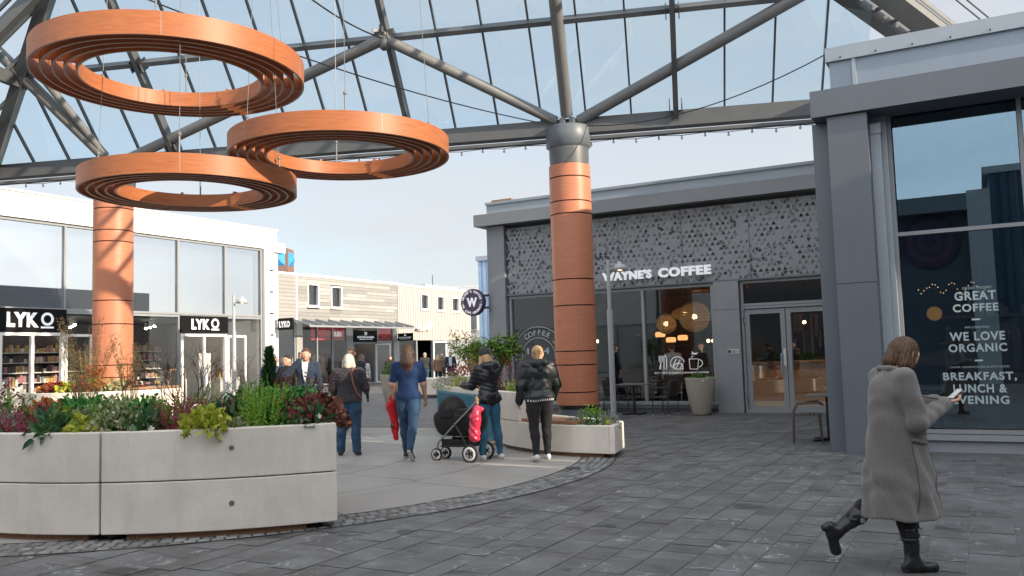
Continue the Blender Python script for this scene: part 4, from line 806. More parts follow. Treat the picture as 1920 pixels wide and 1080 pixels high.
# ------------------------------------------------------------------ the side of the lane behind and beside the viewer (seen in the panes, with an unseen block added to shade the paving)
def build_around():
    bl = M("blue grey ribbed cladding", (.07, .12, .17), .5)
    T = thing("ribbed_building", "dark blue ribbed building reflected in the right shop window", "building", (4, -8, 0)); mb = MB(); x = .5; Y = -8.
    while x < 16: mb.box((x, Y, 0), (x+.2, Y-6, 7.6)); mb.box((x+.2, Y-.07, 0), (x+.36, Y-6, 7.6)); x += .36
    mb.build("wall", bl, T); MB().box((.3, Y+.06, 7.6), (16, Y-6, 7.85)).build("roof_edge", m_offw, T)
    for xx in (2.2, 5.6, 9.):
        f = frame("window", m_white, T, 'S', xx, xx+1.0, 3.6, 5.3, Y+.06, .1, .08, trans=(4.15, 4.7)); MB().box((xx+.05, Y+.02, 3.65), (xx+.95, Y+.05, 5.25)).build("pane", g_cafe, f)
    MB().box((-.25, Y+.4, 0), (.5, Y-.3, 7.0)).build("corner_pillar", m_offw, T)
    T = thing("logo_shop", "grey shop with a round purple ring mark reflected in the panes", "shop building", (-6, -5, 0)); MB().box((-12, Y-.2, 0), (-.25, Y-6, 6.3)).build("wall", m_cladd, T); MB().box((-12.2, Y+.5, 6.3), (-.25, Y-6, 6.9)).build("fascia", m_clad, T)
    c = Vector((-1.55, Y-.1, 5.3))
    for k, r_ in enumerate((1.0, .8, .6, .42, .25)):
        mb = MB(); mb.lathe([(0, 0), (r_, 0)], (0, 0, 0), 40); mb.xf(Matrix.Translation(c+Vector((0, .02+k*.012, 0))) @ Matrix.Rotation(R(-90), 4, 'X')); mb.build("ring_mark", [m_plum, M("mauve ring", (.16, .07, .12), .5)][k % 2], T)
    T = thing("white_gallery", "white fronted building across the lane behind the viewer", "shop building", (-19, -5, 0)); MB().box((-30, Y-.3, 0), (-12.4, Y-6, 6.6)).build("wall", m_white, T); frame("window_frame", m_alu, T, 'S', -29, -13, .2, 3.2, Y-.28, .1, .1, mull=(-26, -23, -20, -17)); MB().box((-28.9, Y-.28, .3), (-13.1, Y-.26, 3.1)).build("window_pane", g_shop, T)
    T = thing("added_shade_building", "tall unseen building added right of the lane to shade the paving", "building", (12, 3, 0)); MB().box((LBX, -7.8, 0), (26, LBY, LBZ)).build("wall", m_offw, T); MB().box((LBX-.1, -7.85, LBZ), (26, LBY-.002, LBZ+.3)).build("roof_edge", m_silver, T); MB().box((LBX+.002, LBY+.002, 0), (26, 16, LBH)).build("sun_gap_wing", m_offw, T)  # unseen building added to shade the paving; low wing lets sun past
    for yy, ww in ((8.3, .75), (9.25, .5), (9.95, 1.0), (11.15, .35), (11.75, .7), (12.75, .3), (13.5, .9)): MB().box((10, yy, LBH), (10.6, yy+ww, LBH+3)).build("sun_streak_block", m_silver, T)  # unseen blocks added to cut the passing sun into streaks
LBX, LBY, LBZ, LBH = 9.05, 7.9, 7.8, 4.9
build_around()
# ================================================================== PEOPLE: smooth bodies grown from a posed skeleton
def v3(*a): return np.array(a, float)
def RX(a): c, s = math.cos(R(a)), math.sin(R(a)); return np.array([[1, 0, 0], [0, c, -s], [0, s, c]])
def RY(a): c, s = math.cos(R(a)), math.sin(R(a)); return np.array([[c, 0, s], [0, 1, 0], [-s, 0, c]])
def RZ(a): c, s = math.cos(R(a)), math.sin(R(a)); return np.array([[c, -s, 0], [s, c, 0], [0, 0, 1]])
def cone(a, b, ra, rb, fl=1.): return ('c', np.asarray(a, float), np.asarray(b, float), ra, rb, fl)
def ell(c, r, m=None): return ('e', np.asarray(c, float), np.asarray(r, float), m)
def ev1(P, q):
    if q[0] == 'c':
        _, a, b, ra, rb, fl = q; s = np.array([1, 1/fl, 1]) if fl != 1 else 1.
        p = P*s-a*s; d = (b-a)*s; t = np.clip((p@d)/max(1e-12, d@d), 0, 1); return (np.linalg.norm(p-t[..., None]*d, axis=-1)-(ra+(rb-ra)*t))*(1 if fl == 1 else (fl+1)/2)
    _, c, r, m = q; p = P-c
    if m is not None: p = p@m
    k = np.linalg.norm(p/r, axis=-1); k2 = np.linalg.norm(p/(r*r), axis=-1); return k*(k-1)/np.maximum(k2, 1e-9)
def sdf(P, prims, k):
    d = None
    for q in prims:
        e = ev1(P, q)
        if d is None: d = e
        else: h = np.maximum(k-np.abs(d-e), 0)/k; d = np.minimum(d, e)-h*h*k/4
    return d
def bounds(prims, pad):
    lo = np.full(3, 1e9); hi = -lo
    for q in prims:
        if q[0] == 'c':
            r = max(q[3], q[4]); lo = np.minimum(lo, np.minimum(q[1], q[2])-r); hi = np.maximum(hi, np.maximum(q[1], q[2])+r)
        else: r = max(q[2]); lo = np.minimum(lo, q[1]-r); hi = np.maximum(hi, q[1]+r)
    return lo-pad, hi+pad
def nets(fn, lo, hi, h):
    n = np.maximum(4, np.ceil((hi-lo)/h).astype(int)+1); ax = [lo[i]+h*np.arange(n[i]) for i in range(3)]
    P = np.stack(np.meshgrid(*ax, indexing='ij'), -1); F = fn(P).astype(float); S = F < 0
    cnt = np.zeros(n-1, int); cs = np.zeros((*(n-1), 3)); ce = np.zeros(n-1)
    sl = lambda o: tuple(slice(o[i], o[i]+n[i]-1) for i in range(3))
    for a in range(3):
        for o in ((0, 0), (0, 1), (1, 0), (1, 1)):
            p = [0, 0, 0]; j = [i for i in range(3) if i != a]; p[j[0]], p[j[1]] = o; q = list(p); q[a] = 1
            f0, f1 = F[sl(p)], F[sl(q)]; cr = (f0 < 0) != (f1 < 0); t = np.where(cr, f0/np.where(cr, f0-f1, 1), 0)
            ce += cr
            for i in range(3): cs[..., i] += np.where(cr, p[i]+(t if i == a else 0), 0)
    act = ce > 0; idx = -np.ones(n-1, int); idx[act] = np.arange(act.sum()); g = np.stack(np.nonzero(act), -1); V = lo+h*(g+cs[act]/ce[act][:, None]); Q = []
    for a in range(3):
        b, c = [(1, 2), (2, 0), (0, 1)][a]
        s0 = [slice(1, n[i]-1) for i in range(3)]; s0[a] = slice(0, n[a]-1); s1 = list(s0); s1[a] = slice(1, n[a]); A, B = S[tuple(s0)], S[tuple(s1)]
        w = np.stack(np.nonzero(A != B), -1)
        if not len(w): continue
        flip = A[tuple(w.T)]; w = w+1; w[:, a] -= 1
        def at_(db, dc):
            u = w.copy(); u[:, b] += db; u[:, c] += dc; return idx[tuple(u.T)]
        q = np.stack([at_(-1, -1), at_(0, -1), at_(0, 0), at_(-1, 0)], -1); q[~flip] = q[~flip][:, ::-1]; Q.append(q[(q >= 0).all(1)])
    return V, np.concatenate(Q)
def grow(name, prims, mat, parent, h, k=.03, mod=None, pad=.03):
    lo, hi = bounds(prims, pad); V, Q = nets(lambda P: (mod(P, sdf(P, prims, k)) if mod else sdf(P, prims, k)), lo, hi, h); return npmesh(name, V, [Q], mat, parent)
def folds(P, amp, f, ph=0.):
    x, y, z = P[..., 0], P[..., 1], P[..., 2]
    return amp*(np.sin(f*(z*1.0+x*.9)+2.2*np.sin(f*.43*x+f*.3*z+ph)+ph)*.6+np.sin(f*1.9*(z*.6-x+y)+1.7*np.sin(f*.7*z+ph*2))*.4)
def hand(w, d, n, s, L, curl=25, spread=1., thumb=35):
    """w wrist, d towards the fingers, n out of the palm, s towards the thumb; returns cones of palm, four fingers and thumb"""
    d, n, s = [np.asarray(q, float)/np.linalg.norm(q) for q in (d, n, s)]; n = n-d*(n@d); n /= np.linalg.norm(n); s = s-d*(s@d)-n*(s@n); s /= np.linalg.norm(s)
    out = []; k = L/.18
    for i, (o, ln) in enumerate(((.030, .074), (.010, .082), (-.010, .076), (-.029, .060))):
        kn = w+d*.088*k+s*o*k*1.0-n*.002*k; out.append(cone(w+d*.018*k+s*o*.55*k, kn, .0145*k, .0115*k)); p = kn; a = curl*.5; fd = d+s*o*2.2*spread; fd /= np.linalg.norm(fd)
        for j, (fr, rr) in enumerate(((.46, .0088), (.3, .0078), (.24, .0068))):
            v = fd*math.cos(R(a))+n*math.sin(R(a)); q = p+v*ln*fr*k; out.append(cone(p, q, (rr+.001)*k, rr*k)); p = q; a += curl
    p = w+d*.03*k+s*.026*k; v = d*.75+s*.62*math.cos(R(thumb*.6))+n*.5*math.sin(R(thumb)); v /= np.linalg.norm(v); q = p+v*.045*k; out.append(cone(w+d*.012*k+s*.016*k, p, .016*k, .0145*k)); out.append(cone(p, q, .0125*k, .0105*k)); v = v+d*.35; v /= np.linalg.norm(v); out.append(cone(q, q+v*.032*k, .0098*k, .008*k))
    return out
SKIN = M("skin", (.56, .33, .24), .5, var=.08, vs=14, spec=.35); SKIN2 = M("tanned skin", (.50, .28, .19), .5, var=.08, vs=14, spec=.35)
m_eye = M("dark eye", (.03, .02, .015), .25); m_lip = M("lips", (.42, .17, .14), .5)
def cloth(name, c, bump=.3, bs=400, rough=.85, var=.15, vs=12): return M(name, c, rough, var=var, vs=vs, bump=bump, bs=bs, spec=.3, sheen=.1)
m_jean = cloth("blue denim", (.022, .056, .11), var=.45, vs=7); m_jean2 = cloth("bright blue denim", (.03, .11, .19), var=.35, vs=7); m_blk = cloth("black trousers", (.012, .012, .014)); m_navyc = cloth("navy suit cloth", (.022, .037, .065)); m_leather = M("black leather", (.012, .012, .013), .32, var=.3, vs=20, bump=.15, bs=90, spec=.5)
m_wshoe = M("white trainer", (.62, .61, .6), .6, var=.08); m_sole = M("pale rubber sole", (.5, .49, .46), .7)
def hairmat(name, c, c2): return M(name, c, .42, var=.35, vs=9, stretch=(9, 9, .8), bump=.6, bs=26, alt=c2, spec=.4)
h_grey = hairmat("silver blond hair", (.62, .57, .48), (.42, .38, .31)); h_brown = hairmat("dark brown hair", (.075, .04, .025), (.035, .02, .014)); h_dark = hairmat("black brown hair", (.03, .02, .015), (.015, .011, .01)); h_blond = hairmat("blond hair", (.52, .34, .17), (.32, .18, .08)); h_mid = hairmat("streaked brown hair", (.12, .062, .032), (.035, .018, .011)); h_short = hairmat("short brown hair", (.10, .06, .035), (.06, .035, .02)); h_white = hairmat("white grey hair", (.4, .38, .36), (.25, .24, .23))
class Body:
    """posed skeleton in metres: x to the person's right, y ahead, z up"""
    def __init__(s, H, sx=1., lean=0., legs=((0, 0, 0), (0, 0, 0)), arms=((4, 8, 8, 0), (4, 8, 8, 0)), head=(0, 0), splay=2., pts=None):
        s.H, s.sx, s.j = H, sx, {}; J = s.j; T = RX(-lean); up = lambda p: T@(np.array(p)*H-v3(0, 0, .53*H))+v3(0, 0, .53*H)
        s.up = up
        for sg, nm, (sw, kn, toe), (f, o, e, inn) in ((-1, 'L', legs[0], arms[0]), (1, 'R', legs[1], arms[1])):
            hip = v3(sg*.052*sx, 0, .52)*H; dr = lambda a: v3(sg*math.sin(R(splay)), math.sin(R(a)), -math.cos(R(a)))
            knee = hip+dr(sw)*.245*H; ank = knee+dr(sw-kn)*.235*H; fd = RX(-toe)@v3(sg*.16, 1, 0); J['hip'+nm], J['knee'+nm], J['ank'+nm] = hip, knee, ank
            J['heel'+nm] = ank+(RX(-toe)@v3(0, -.03, -.025))*H; J['toe'+nm] = ank+fd*.105*H+(RX(-toe)@v3(0, 0, -.027))*H
            sh = up((sg*.108*sx, -.006, .805)); d1 = T@v3(sg*math.sin(R(o)), math.sin(R(f))*math.cos(R(o)), -math.cos(R(f))*math.cos(R(o)))
            el = sh+d1*.165*H; d2 = T@v3(sg*math.sin(R(o-inn)), math.sin(R(f+e))*math.cos(R(o-inn)), -math.cos(R(f+e))*math.cos(R(o-inn))); wr = el+d2*.145*H
            J['sh'+nm], J['el'+nm], J['wr'+nm] = sh, el, wr
        for k_, p in (pts or {}).items(): J[k_] = np.array(p, float)
        low = min(J[a+b][2] for a in ('heel', 'toe') for b in 'LR')-.018*H
        for k_ in J: J[k_] = J[k_]-v3(0, 0, low)
        s.dz = -low; s.U = lambda p: up(p)+v3(0, 0, -low)
        s.hm = T@RZ(-head[0])@RX(-head[1]); s.hc = s.U((0, .018, .925)); s.nb = s.U((0, -.004, .845))
        s.hc = s.nb+s.hm@(v3(0, .022, .08)*H)
    def hp(s, p): return s.hc+s.hm@(np.array(p)*s.H)          # a point on the head
    def torso(s, inf=0., k=1.):
        H, sx, U = s.H, s.sx, s.U
        return [cone(s.j['hipL']+v3(0, 0, .015*H), s.j['hipR']+v3(0, 0, .015*H), .054*H*k+inf, .054*H*k+inf, 1.1), cone(U((0, 0, .545)), U((0, .0, .63)), .088*H*sx*k+inf, .074*H*sx*k+inf, .68), cone(U((0, 0, .63)), U((0, .006, .745)), .074*H*sx*k+inf, .088*H*sx*k+inf, .68),
                cone(U((-.035*sx, .0, .75)), U((.035*sx, .0, .75)), .072*H*k+inf, .072*H*k+inf, .85), cone(U((-.080*sx, -.008, .797)), U((.080*sx, -.008, .797)), .034*H+inf*.7, .034*H+inf*.7)]
    def neck(s): return [cone(s.U((0, -.008, .81)), s.hc-s.hm@v3(0, .012, .03)*s.H, .034*s.H, .031*s.H)]
    def head(s):
        h, m, e = s.H, s.hm, lambda c, r: ell(s.hp(c), np.array(r)*s.H, s.hm)
        return [e((0, 0, .005), (.0455, .055, .058)), e((0, .014, -.032), (.034, .036, .034)), cone(s.hp((0, .052, .004)), s.hp((0, .063, -.016)), .006*h, .0085*h), e((0, .046, .014), (.032, .010, .007)), e((0, .047, -.038), (.014, .008, .006)), e((0, .044, -.056), (.012, .010, .010)), e((.024, .04, -.014), (.014, .012, .014)), e((-.024, .04, -.014), (.014, .012, .014)), e((.046, .004, -.008), (.006, .014, .018)), e((-.046, .004, -.008), (.006, .014, .018))]
    def leg(s, n, inf=0., a=0., b=1., ank=0.):
        J, H = s.j, s.H; h, k, q = J['hip'+n], J['knee'+n], J['ank'+n]; c = k+(q-k)*.3+(v3(0, -.012, 0)*H)
        return [cone(h, h+(k-h)*.35, .054*H*s.sx+inf, .051*H*s.sx+inf), cone(h+(k-h)*.35, k, .051*H*s.sx+inf, .035*H+inf), cone(k, c, .036*H+inf, .035*H+inf), cone(c, k+(q-k)*b, .035*H+inf+ank*.4, .023*H+inf+ank)]
    def arm(s, n, inf=0., b=1., up_only=None):
        J, H = s.j, s.H; a, e, w = J['sh'+n], J['el'+n], J['wr'+n]
        if up_only: return [cone(a, a+(e-a)*up_only, .0305*H+inf, .027*H+inf*1.3)]
        return [cone(a, e, .030*H+inf, .025*H+inf), cone(e, e+(w-e)*b, .026*H+inf, .0175*H+inf)]
def make_person(label, loc, face, H, B, group=None, h=.011, skin=None, hands=None, hr=.006):
    T = thing("person", label, "person", loc, az(face), group); skin = skin or SKIN; J = B.j
    pr = B.torso(-.012)+B.neck()+B.head()
    for n in 'LR': pr += B.leg(n, -.006)+B.arm(n)
    lo, hi = bounds(pr, .03); V1, Q1 = nets(lambda P: sdf(P, pr, .022*H), lo, hi, h); VV, QQ = [V1], [Q1]; o = len(V1)
    for n, (d, nn, s, curl) in (hands or {}).items():
        hp = hand(J['wr'+n]-np.asarray(d)/np.linalg.norm(d)*.01, d, nn, s, .105*H, curl); lo, hi = bounds(hp, .012); V2, Q2 = nets(lambda P: sdf(P, hp, .006), lo, hi, hr); VV.append(V2); QQ.append(Q2+o); o += len(V2)
    npmesh("body", np.concatenate(VV), [np.concatenate(QQ)], skin, T); return T
def surf(o, axis, sgn, at_, tol=.012):
    """outermost point of a grown piece at two given coordinates"""
    n = len(o.data.vertices); v = np.empty(n*3); o.data.vertices.foreach_get('co', v); v = v.reshape(-1, 3); j = [i for i in range(3) if i != axis]
    m = (np.abs(v[:, j[0]]-at_[0]) < tol) & (np.abs(v[:, j[1]]-at_[1]) < tol); w = v[m]; return w[np.argmax(w[:, axis]*sgn)] if len(w) else None
def rest(B, curl=22):
    out = {}
    for n, sg in (('L', -1), ('R', 1)):
        d = B.j['wr'+n]-B.j['el'+n]; out[n] = (d+v3(0, .03, 0), v3(-sg, .25, 0), v3(0, 1, .2), curl)
    return out
def trousers(T, B, mat, inf=.008, waist=.6, b=.93, flare=0., h=.011, amp=.004):
    z0 = B.U((0, 0, waist))[2]; pr = B.leg('L', inf, b=b, ank=flare)+B.leg('R', inf, b=b, ank=flare)+B.torso(inf-.004)[:2]; zl = min(B.j['ankL'][2], B.j['ankR'][2])-.02
    def mod(P, d): return np.maximum(d+folds(P, amp, 34, 1.), P[..., 2]-z0)
    t = grow("trousers", pr, mat, T, h, .02, mod); return t
def shoes(T, B, mat, sole=None, h=.008, r=.032, name="shoe"):
    for n in 'LR':
        a, b, k = B.j['heel'+n], B.j['toe'+n], B.H/1.7; up_ = B.j['ank'+n]; d = (b-a)/np.linalg.norm(b-a); nrm = np.cross(d, v3(1, 0, 0)); nrm = nrm if nrm[2] > 0 else -nrm
        pl = lambda P: (P-a)@nrm+.026*k
        s_ = grow(name, [cone(a+nrm*.012, b-d*.03+nrm*.004, r*k, r*1.15*k), cone(a+nrm*.012+d*.02, up_+d*.012, r*1.05*k, .036*k)], mat, T, h, .03, lambda P, e: np.maximum(e, -pl(P)))
        if sole: grow("sole", [cone(a-d*.004, b-d*.026, r*1.08*k, r*1.22*k)], sole, s_, h, .01, lambda P, e: np.maximum(np.maximum(e, pl(P)-.012*k), -pl(P)-.012*k))
def top(T, B, name, mat, hem, inf=.02, sleeve=1., arm_inf=None, short=None, puff=0., pitch=.075, collar=.855, amp=.005, f=26, h=.011, skirt=None, vneck=False, chev=0.):
    ai = inf*.75 if arm_inf is None else arm_inf; pr = B.torso(inf); H = B.H
    pr += [cone(B.U((0, -.006, .80)), B.U((0, -.004, .84)), .04*H+inf*.6, .036*H+inf*.5)]
    for n in 'LR': pr += B.arm(n, ai, up_only=short) if short else B.arm(n, ai, b=sleeve)
    zh = hem; cz = B.U((0, 0, collar))[2]
    if skirt: pr = [cone(B.U((0, .0, .74)), v3(skirt[1], skirt[2], hem), .074*H*B.sx+inf, skirt[0], skirt[3])]*2+pr[2:]
    zh = hem; cz = B.U((0, 0, collar))[2]
    na = sum(len(B.arm(n, ai, up_only=short) if short else B.arm(n, ai, b=sleeve)) for n in 'LR'); ar = pr[5+1:5+1+na]; to = pr[:6]+pr[6+na:]
    def fn(P):
        z, x = P[..., 2], P[..., 0]; wob = folds(P, amp, f, len(name)*.7)
        if puff: wob = wob-puff*(np.abs(np.sin(math.pi*(z+chev*np.abs(x))/pitch))**.6-.6)
        if skirt: wob = wob+.013*np.sin(8*np.arctan2(x, P[..., 1])+3*np.sin(z*4))*np.clip((.95-z)/.5, 0, 1)
        dt = sdf(P, to, .022)+wob; dt = np.maximum(dt, zh-z+(.008*np.sin(x*22+P[..., 1]*9) if skirt else .008*np.sin(x*14))); dt = np.maximum(dt, np.where(np.abs(x) < .11, z-cz, -1))
        da = sdf(P, ar, .02)+wob; hh_ = np.maximum(.035-np.abs(dt-da), 0)/.035; return np.minimum(dt, da)-hh_*hh_*.035/4
    lo, hi = bounds(pr, .05); V, Q = nets(fn, lo, hi, h); return npmesh(name, V, [Q], mat, T)
def hair(T, B, mat, kind, h=.008, name="hair"):
    H = B.H; e = lambda c, r: ell(B.hp(c), np.array(r)*H, B.hm); c = lambda a, b, ra, rb: cone(B.hp(a), B.hp(b), ra*H, rb*H)
    pr = [e((0, -.004, .014), (.051, .0585, .056))]; cut = [e((0, .068, -.022), (.041, .05, .055))]; st = .0016; k = .012
    if kind == 'short': pr = [e((0, -.006, .013), (.0515, .0595, .0575))]; cut = [e((0, .068, -.018), (.044, .052, .056)), e((0, .0, -.07), (.09, .09, .045))]
    if kind == 'bob': pr += [c((.03, -.014, -.005), (.046, -.004, -.056), .03, .024), c((-.03, -.014, -.005), (-.046, -.004, -.056), .03, .024), c((0, -.03, 0), (0, -.04, -.062), .04, .034), c((.034, .02, 0), (.047, .026, -.052), .018, .014), c((-.034, .02, 0), (-.047, .026, -.052), .018, .014)]; st = .003
    if kind == 'long': pr += [c((0, -.035, -.01), (0, -.062, -.10), .046, .05), c((.02, -.05, -.09), (.03, -.066, -.175), .04, .022), c((-.02, -.05, -.09), (-.035, -.066, -.185), .04, .018), c((.04, 0, -.03), (.058, -.02, -.11), .022, .02), c((-.04, 0, -.03), (-.058, -.02, -.11), .022, .02), c((0, -.06, -.12), (0, -.07, -.2), .036, .014)]; st = .0034
    if kind == 'pony': pr += [c((0, -.045, .03), (0, -.078, .01), .022, .026), c((0, -.078, .01), (0, -.082, -.07), .026, .012)]; cut += [e((0, .01, -.075), (.09, .06, .045))]
    if kind == 'under': pr = [c((.03, -.01, -.02), (.05, -.03, -.075), .028, .024), c((-.03, -.01, -.02), (-.052, -.01, -.085), .028, .026), c((0, -.03, -.01), (0, -.05, -.06), .04, .03)]; st = .003
    def mod(P, d):
        q = (P-B.hc)@B.hm; an = np.arctan2(q[..., 0], -q[..., 1]); d = d+st*(np.sin(an*26+q[..., 2]*40/H)+.7*np.sin(an*47-q[..., 2]*25/H))
        for u in cut: d = np.maximum(d, -ev1(P, u))
        return d
    return grow(name, pr, mat, T, h, k*H, mod, .02)
def beanie(T, B, mat):
    H = B.H; m = B.hm
    def mod(P, d): q = (P-B.hc)@m; return np.maximum(d-.002*np.sin(np.arctan2(q[..., 0], q[..., 1])*30), (.006-.25*q[..., 1]/H*.2)*H-q[..., 2])
    hat = grow("beanie", [ell(B.hp((0, -.005, .026)), np.array((.054, .062, .066))*H, m)], mat, T, .008, .02, mod)
    return hat
def eyes(T, B):
    for s in (-1, 1): MB().ball(tuple(B.hp((s*.0185, .0485, .003))), .0062*B.H, 8, sc=(1.3, .6, .7)).build("eye", m_eye, T, True)
    MB().ball(tuple(B.hp((0, .0545, -.037))), .011*B.H, 8, sc=(1, .35, .3)).build("mouth", m_lip, T, True)
def hood(T, B, mat, inf=.02, amp=.004):
    H = B.H; U = B.U; pr = [cone(U((-.045, -.055, .835)), U((.045, -.055, .835)), .034*H, .034*H), cone(U((-.05, -.03, .845)), U((-.045, .03, .84)), .026*H, .02*H), cone(U((.05, -.03, .845)), U((.045, .03, .84)), .026*H, .02*H), cone(U((0, -.07, .825)), U((0, -.085, .785)), .04*H, .022*H)]
    return grow("hood", pr, mat, T, .01, .04, lambda P, d: d+folds(P, amp, 50, 2))
# ------------------------------------------------------------------ the people themselves
def P_coat():
    H = 1.63; B = Body(H, .97, 4, legs=((-11, 46, 74), (3, 2, 0)), arms=((12, 4, 88, 12), (8, 6, 80, 14)), head=(0, 24), splay=1.5)
    B.j['elR'] = B.j['shR']+v3(.035, .05, -.31); B.j['elL'] = B.j['shL']+v3(-.03, .08, -.30)
    B.j['wrR'] = v3(.055, .36, 1.125); B.j['wrL'] = v3(-.055, .37, 1.13)
    T = make_person("woman in a long grey coat and black boots looking down at her phone", G(1690, 1066), 84, H, B, h=.009, hr=.0042,
        hands={'R': (v3(-.02, 1, .1), v3(-.35, 0, 1), v3(-1, .2, .3), 26), 'L': (v3(.3, 1, .12), v3(.3, -.1, 1), v3(.9, .3, .3), 22)})
    wool = M("grey wool", (.165, .152, .146), .95, var=.22, vs=90, bump=.5, bs=330, spec=.15, sheen=.4)
    coat = top(T, B, "coat", wool, .36, .02, .97, .020, collar=.85, amp=.009, f=17, h=.009, skirt=(.225, 0., .02, 1.14))
    H_ = B.U
    grow("collar", [cone(H_((-.05, -.03, .835)), H_((-.045, .05, .79)), .017, .015), cone(H_((.05, -.03, .835)), H_((.045, .05, .79)), .017, .015), cone(H_((-.04, -.042, .84)), H_((.04, -.042, .84)), .018, .018)], wool, T, .008, .03)
    for z in (.98, .78):
        q = surf(coat, 1, 1, (.085, z)); MB().ball(tuple(q), .019, 12, sc=(1, .5, 1)).build("button", m_black, T, True)
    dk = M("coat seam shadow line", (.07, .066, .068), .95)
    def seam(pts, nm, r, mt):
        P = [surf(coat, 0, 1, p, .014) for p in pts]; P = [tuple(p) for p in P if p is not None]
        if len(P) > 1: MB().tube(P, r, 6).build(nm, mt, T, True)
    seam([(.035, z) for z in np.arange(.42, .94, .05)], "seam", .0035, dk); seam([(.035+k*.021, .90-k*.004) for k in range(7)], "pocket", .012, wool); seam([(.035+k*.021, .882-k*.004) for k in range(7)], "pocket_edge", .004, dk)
    P = [surf(coat, 1, 1, (.11, z), .014) for z in np.arange(.40, 1.22, .05)]; P = [tuple(p) for p in P if p is not None]; MB().tube(P, .008, 6).build("front_edge", wool, T, True)
    # pocket flap and front edge follow the coat side
    pass
    for n in 'LR':
        J = B.j; k, a, q = J['knee'+n], J['ank'+n], J['heel'+n]; t = J['toe'+n]
        grow("boot", [cone(k+(a-k)*.22, k+(a-k)*.5, .062, .058), cone(k+(a-k)*.5, a, .058, .044), cone(a, q+(t-q)*.25, .046, .036), cone(q, t-(t-q)*.18, .034, .036)], m_leather, T, .008, .03, lambda P, d: d+folds(P, .0035, 42, 3) if True else d)
        b = T.children[-1]; d = (t-q)/np.linalg.norm(t-q); nrm = np.cross(d, v3(1, 0, 0)); nrm = nrm if nrm[2] > 0 else -nrm
        grow("heel", [cone(q-nrm*.02, q-nrm*.034, .03, .029)], m_black, b, .007, .01)
        for f_ in (.45, .62): c = k+(a-k)*f_; MB().lathe([(.060, -.012), (.065, -.01), (.065, .01), (.060, .012)], tuple(c), 20).build("strap", m_leather, b, True); MB().box((c[0]+.055, c[1]+.02, c[2]-.017), (c[0]+.071, c[1]+.05, c[2]+.017)).build("buckle", m_alu, b, True)
    trousers(T, B, m_blk, .004, .6, .85)
    hair(T, B, h_mid, 'bob', .006)
    eyes(T, B); return T
WOMAN = P_coat()
def phone_near():
    mw = Matrix.Translation(WOMAN.location) @ Matrix.Rotation(WOMAN.rotation_euler.z, 4, 'Z')
    mb = MB().box((-.038, -.078, -.006), (.038, .078, .006)); mb.xf(mw @ Matrix.Translation((.0, .475, 1.158)) @ Matrix.Rotation(R(24), 4, 'X')); tag(mb.build("phone", m_black, bevel=.003), "dark phone in a case held in both hands by the woman in grey", "phone")
    mb = MB().box((-.03, -.05, .009), (.03, .055, .0115)); mb.xf(mw @ Matrix.Translation((-.01, .49, 1.17)) @ Matrix.Rotation(R(38), 4, 'X')); tag(mb.build("card", m_offw), "small pale card tucked against the phone of the woman in grey", "card")
phone_near()
def P_older():
    H = 1.64; B = Body(H, 1.12, 2, legs=((3, 4, 0), (-4, 6, 6)), arms=((8, 14, 60, 20), (8, 16, 72, 22)), head=(6, 4), splay=3); T = make_person("older woman with silver hair in a dark quilted jacket and jeans, back view", G(655, 855), -2, H, B, hands=rest(B, 25))
    quilt = cloth("dark quilted cloth", (.035, .03, .036), .9, 55, .7, .5, 40)
    top(T, B, "jacket", quilt, .86, .034, .98, .026, puff=.005, pitch=.05, amp=.004, f=60); trousers(T, B, m_jean, .014, .58, .97, .018); shoes(T, B, m_black); hair(T, B, h_grey, 'bob')
    s = cloth("tan strap", (.28, .10, .04)); MB().tube([tuple(B.U(p)) for p in ((.05, .07, .83), (.055, -.03, .845), (.045, -.088, .79), (.062, -.1, .70), (.10, -.09, .6), (.135, -.04, .545))], .012, 6).build("bag_strap", s, T, True)
P_older()
def P_blue():
    H = 1.76; B = Body(H, 1.02, 1, legs=((12, 4, -6), (-15, 22, 40)), arms=((-4, 9, 32, 10), (10, 7, 10, 4)), head=(-4, 0), splay=-1.5); T = make_person("long haired person in a blue t-shirt and jeans walking away", G(768, 862), 3, H, B, skin=SKIN2, hands=rest(B, 42))
    top(T, B, "t_shirt", cloth("royal blue jersey", (.009, .029, .095)), .87, .014, short=.8, arm_inf=.008, amp=.004, f=22); trousers(T, B, m_jean, .007, .57, .97); shoes(T, B, m_black, m_sole); hair(T, B, h_brown, 'long')
    return T, B
BLUE, BB = P_blue()
def red_jacket():
    q = BB.j['wrL']+v3(-.01, .0, 0); mw = Matrix.Translation(BLUE.location) @ Matrix.Rotation(BLUE.rotation_euler.z, 4, 'Z'); red = cloth("red jacket cloth", (.5, .012, .02), var=.3)
    w = lambda p: np.array(mw @ Vector(tuple(p)))
    z = q[2]
    o = grow("carried_jacket", [cone(w(q+v3(0, .03, .06)), w(q+v3(-.03, .02, -.12)), .05, .07), cone(w(q+v3(-.04, .02, -.1)), w(q+v3(.01, .03, -.42)), .07, .06), cone(w(q+v3(.01, .03, -.42)), w(q+v3(.02, .0, -.6)), .055, .035)], red, None, .009, .05, lambda P, d: d+folds(P, .012, 30, 1.3))
    tag(o, "red jacket hanging from the left hand of the person in blue", "jacket")
    mb = MB().ball(tuple(mw @ Vector(tuple(q+v3(-.02, -.06, -.4)))), .035, 8, sc=(.6, .6, 1.4)); tag(mb.build("pouch", m_black), "small dark pouch hanging against the red jacket", "pouch")
    p = BB.j['wrR']; tag(MB().ball(tuple(mw @ Vector(tuple(p+v3(.0, .045, -.085)))), .022, 8, sc=(.7, .9, 1.5)).build("key_fob", m_black), "small black key fob in the right hand of the person in blue", "key fob")
red_jacket()
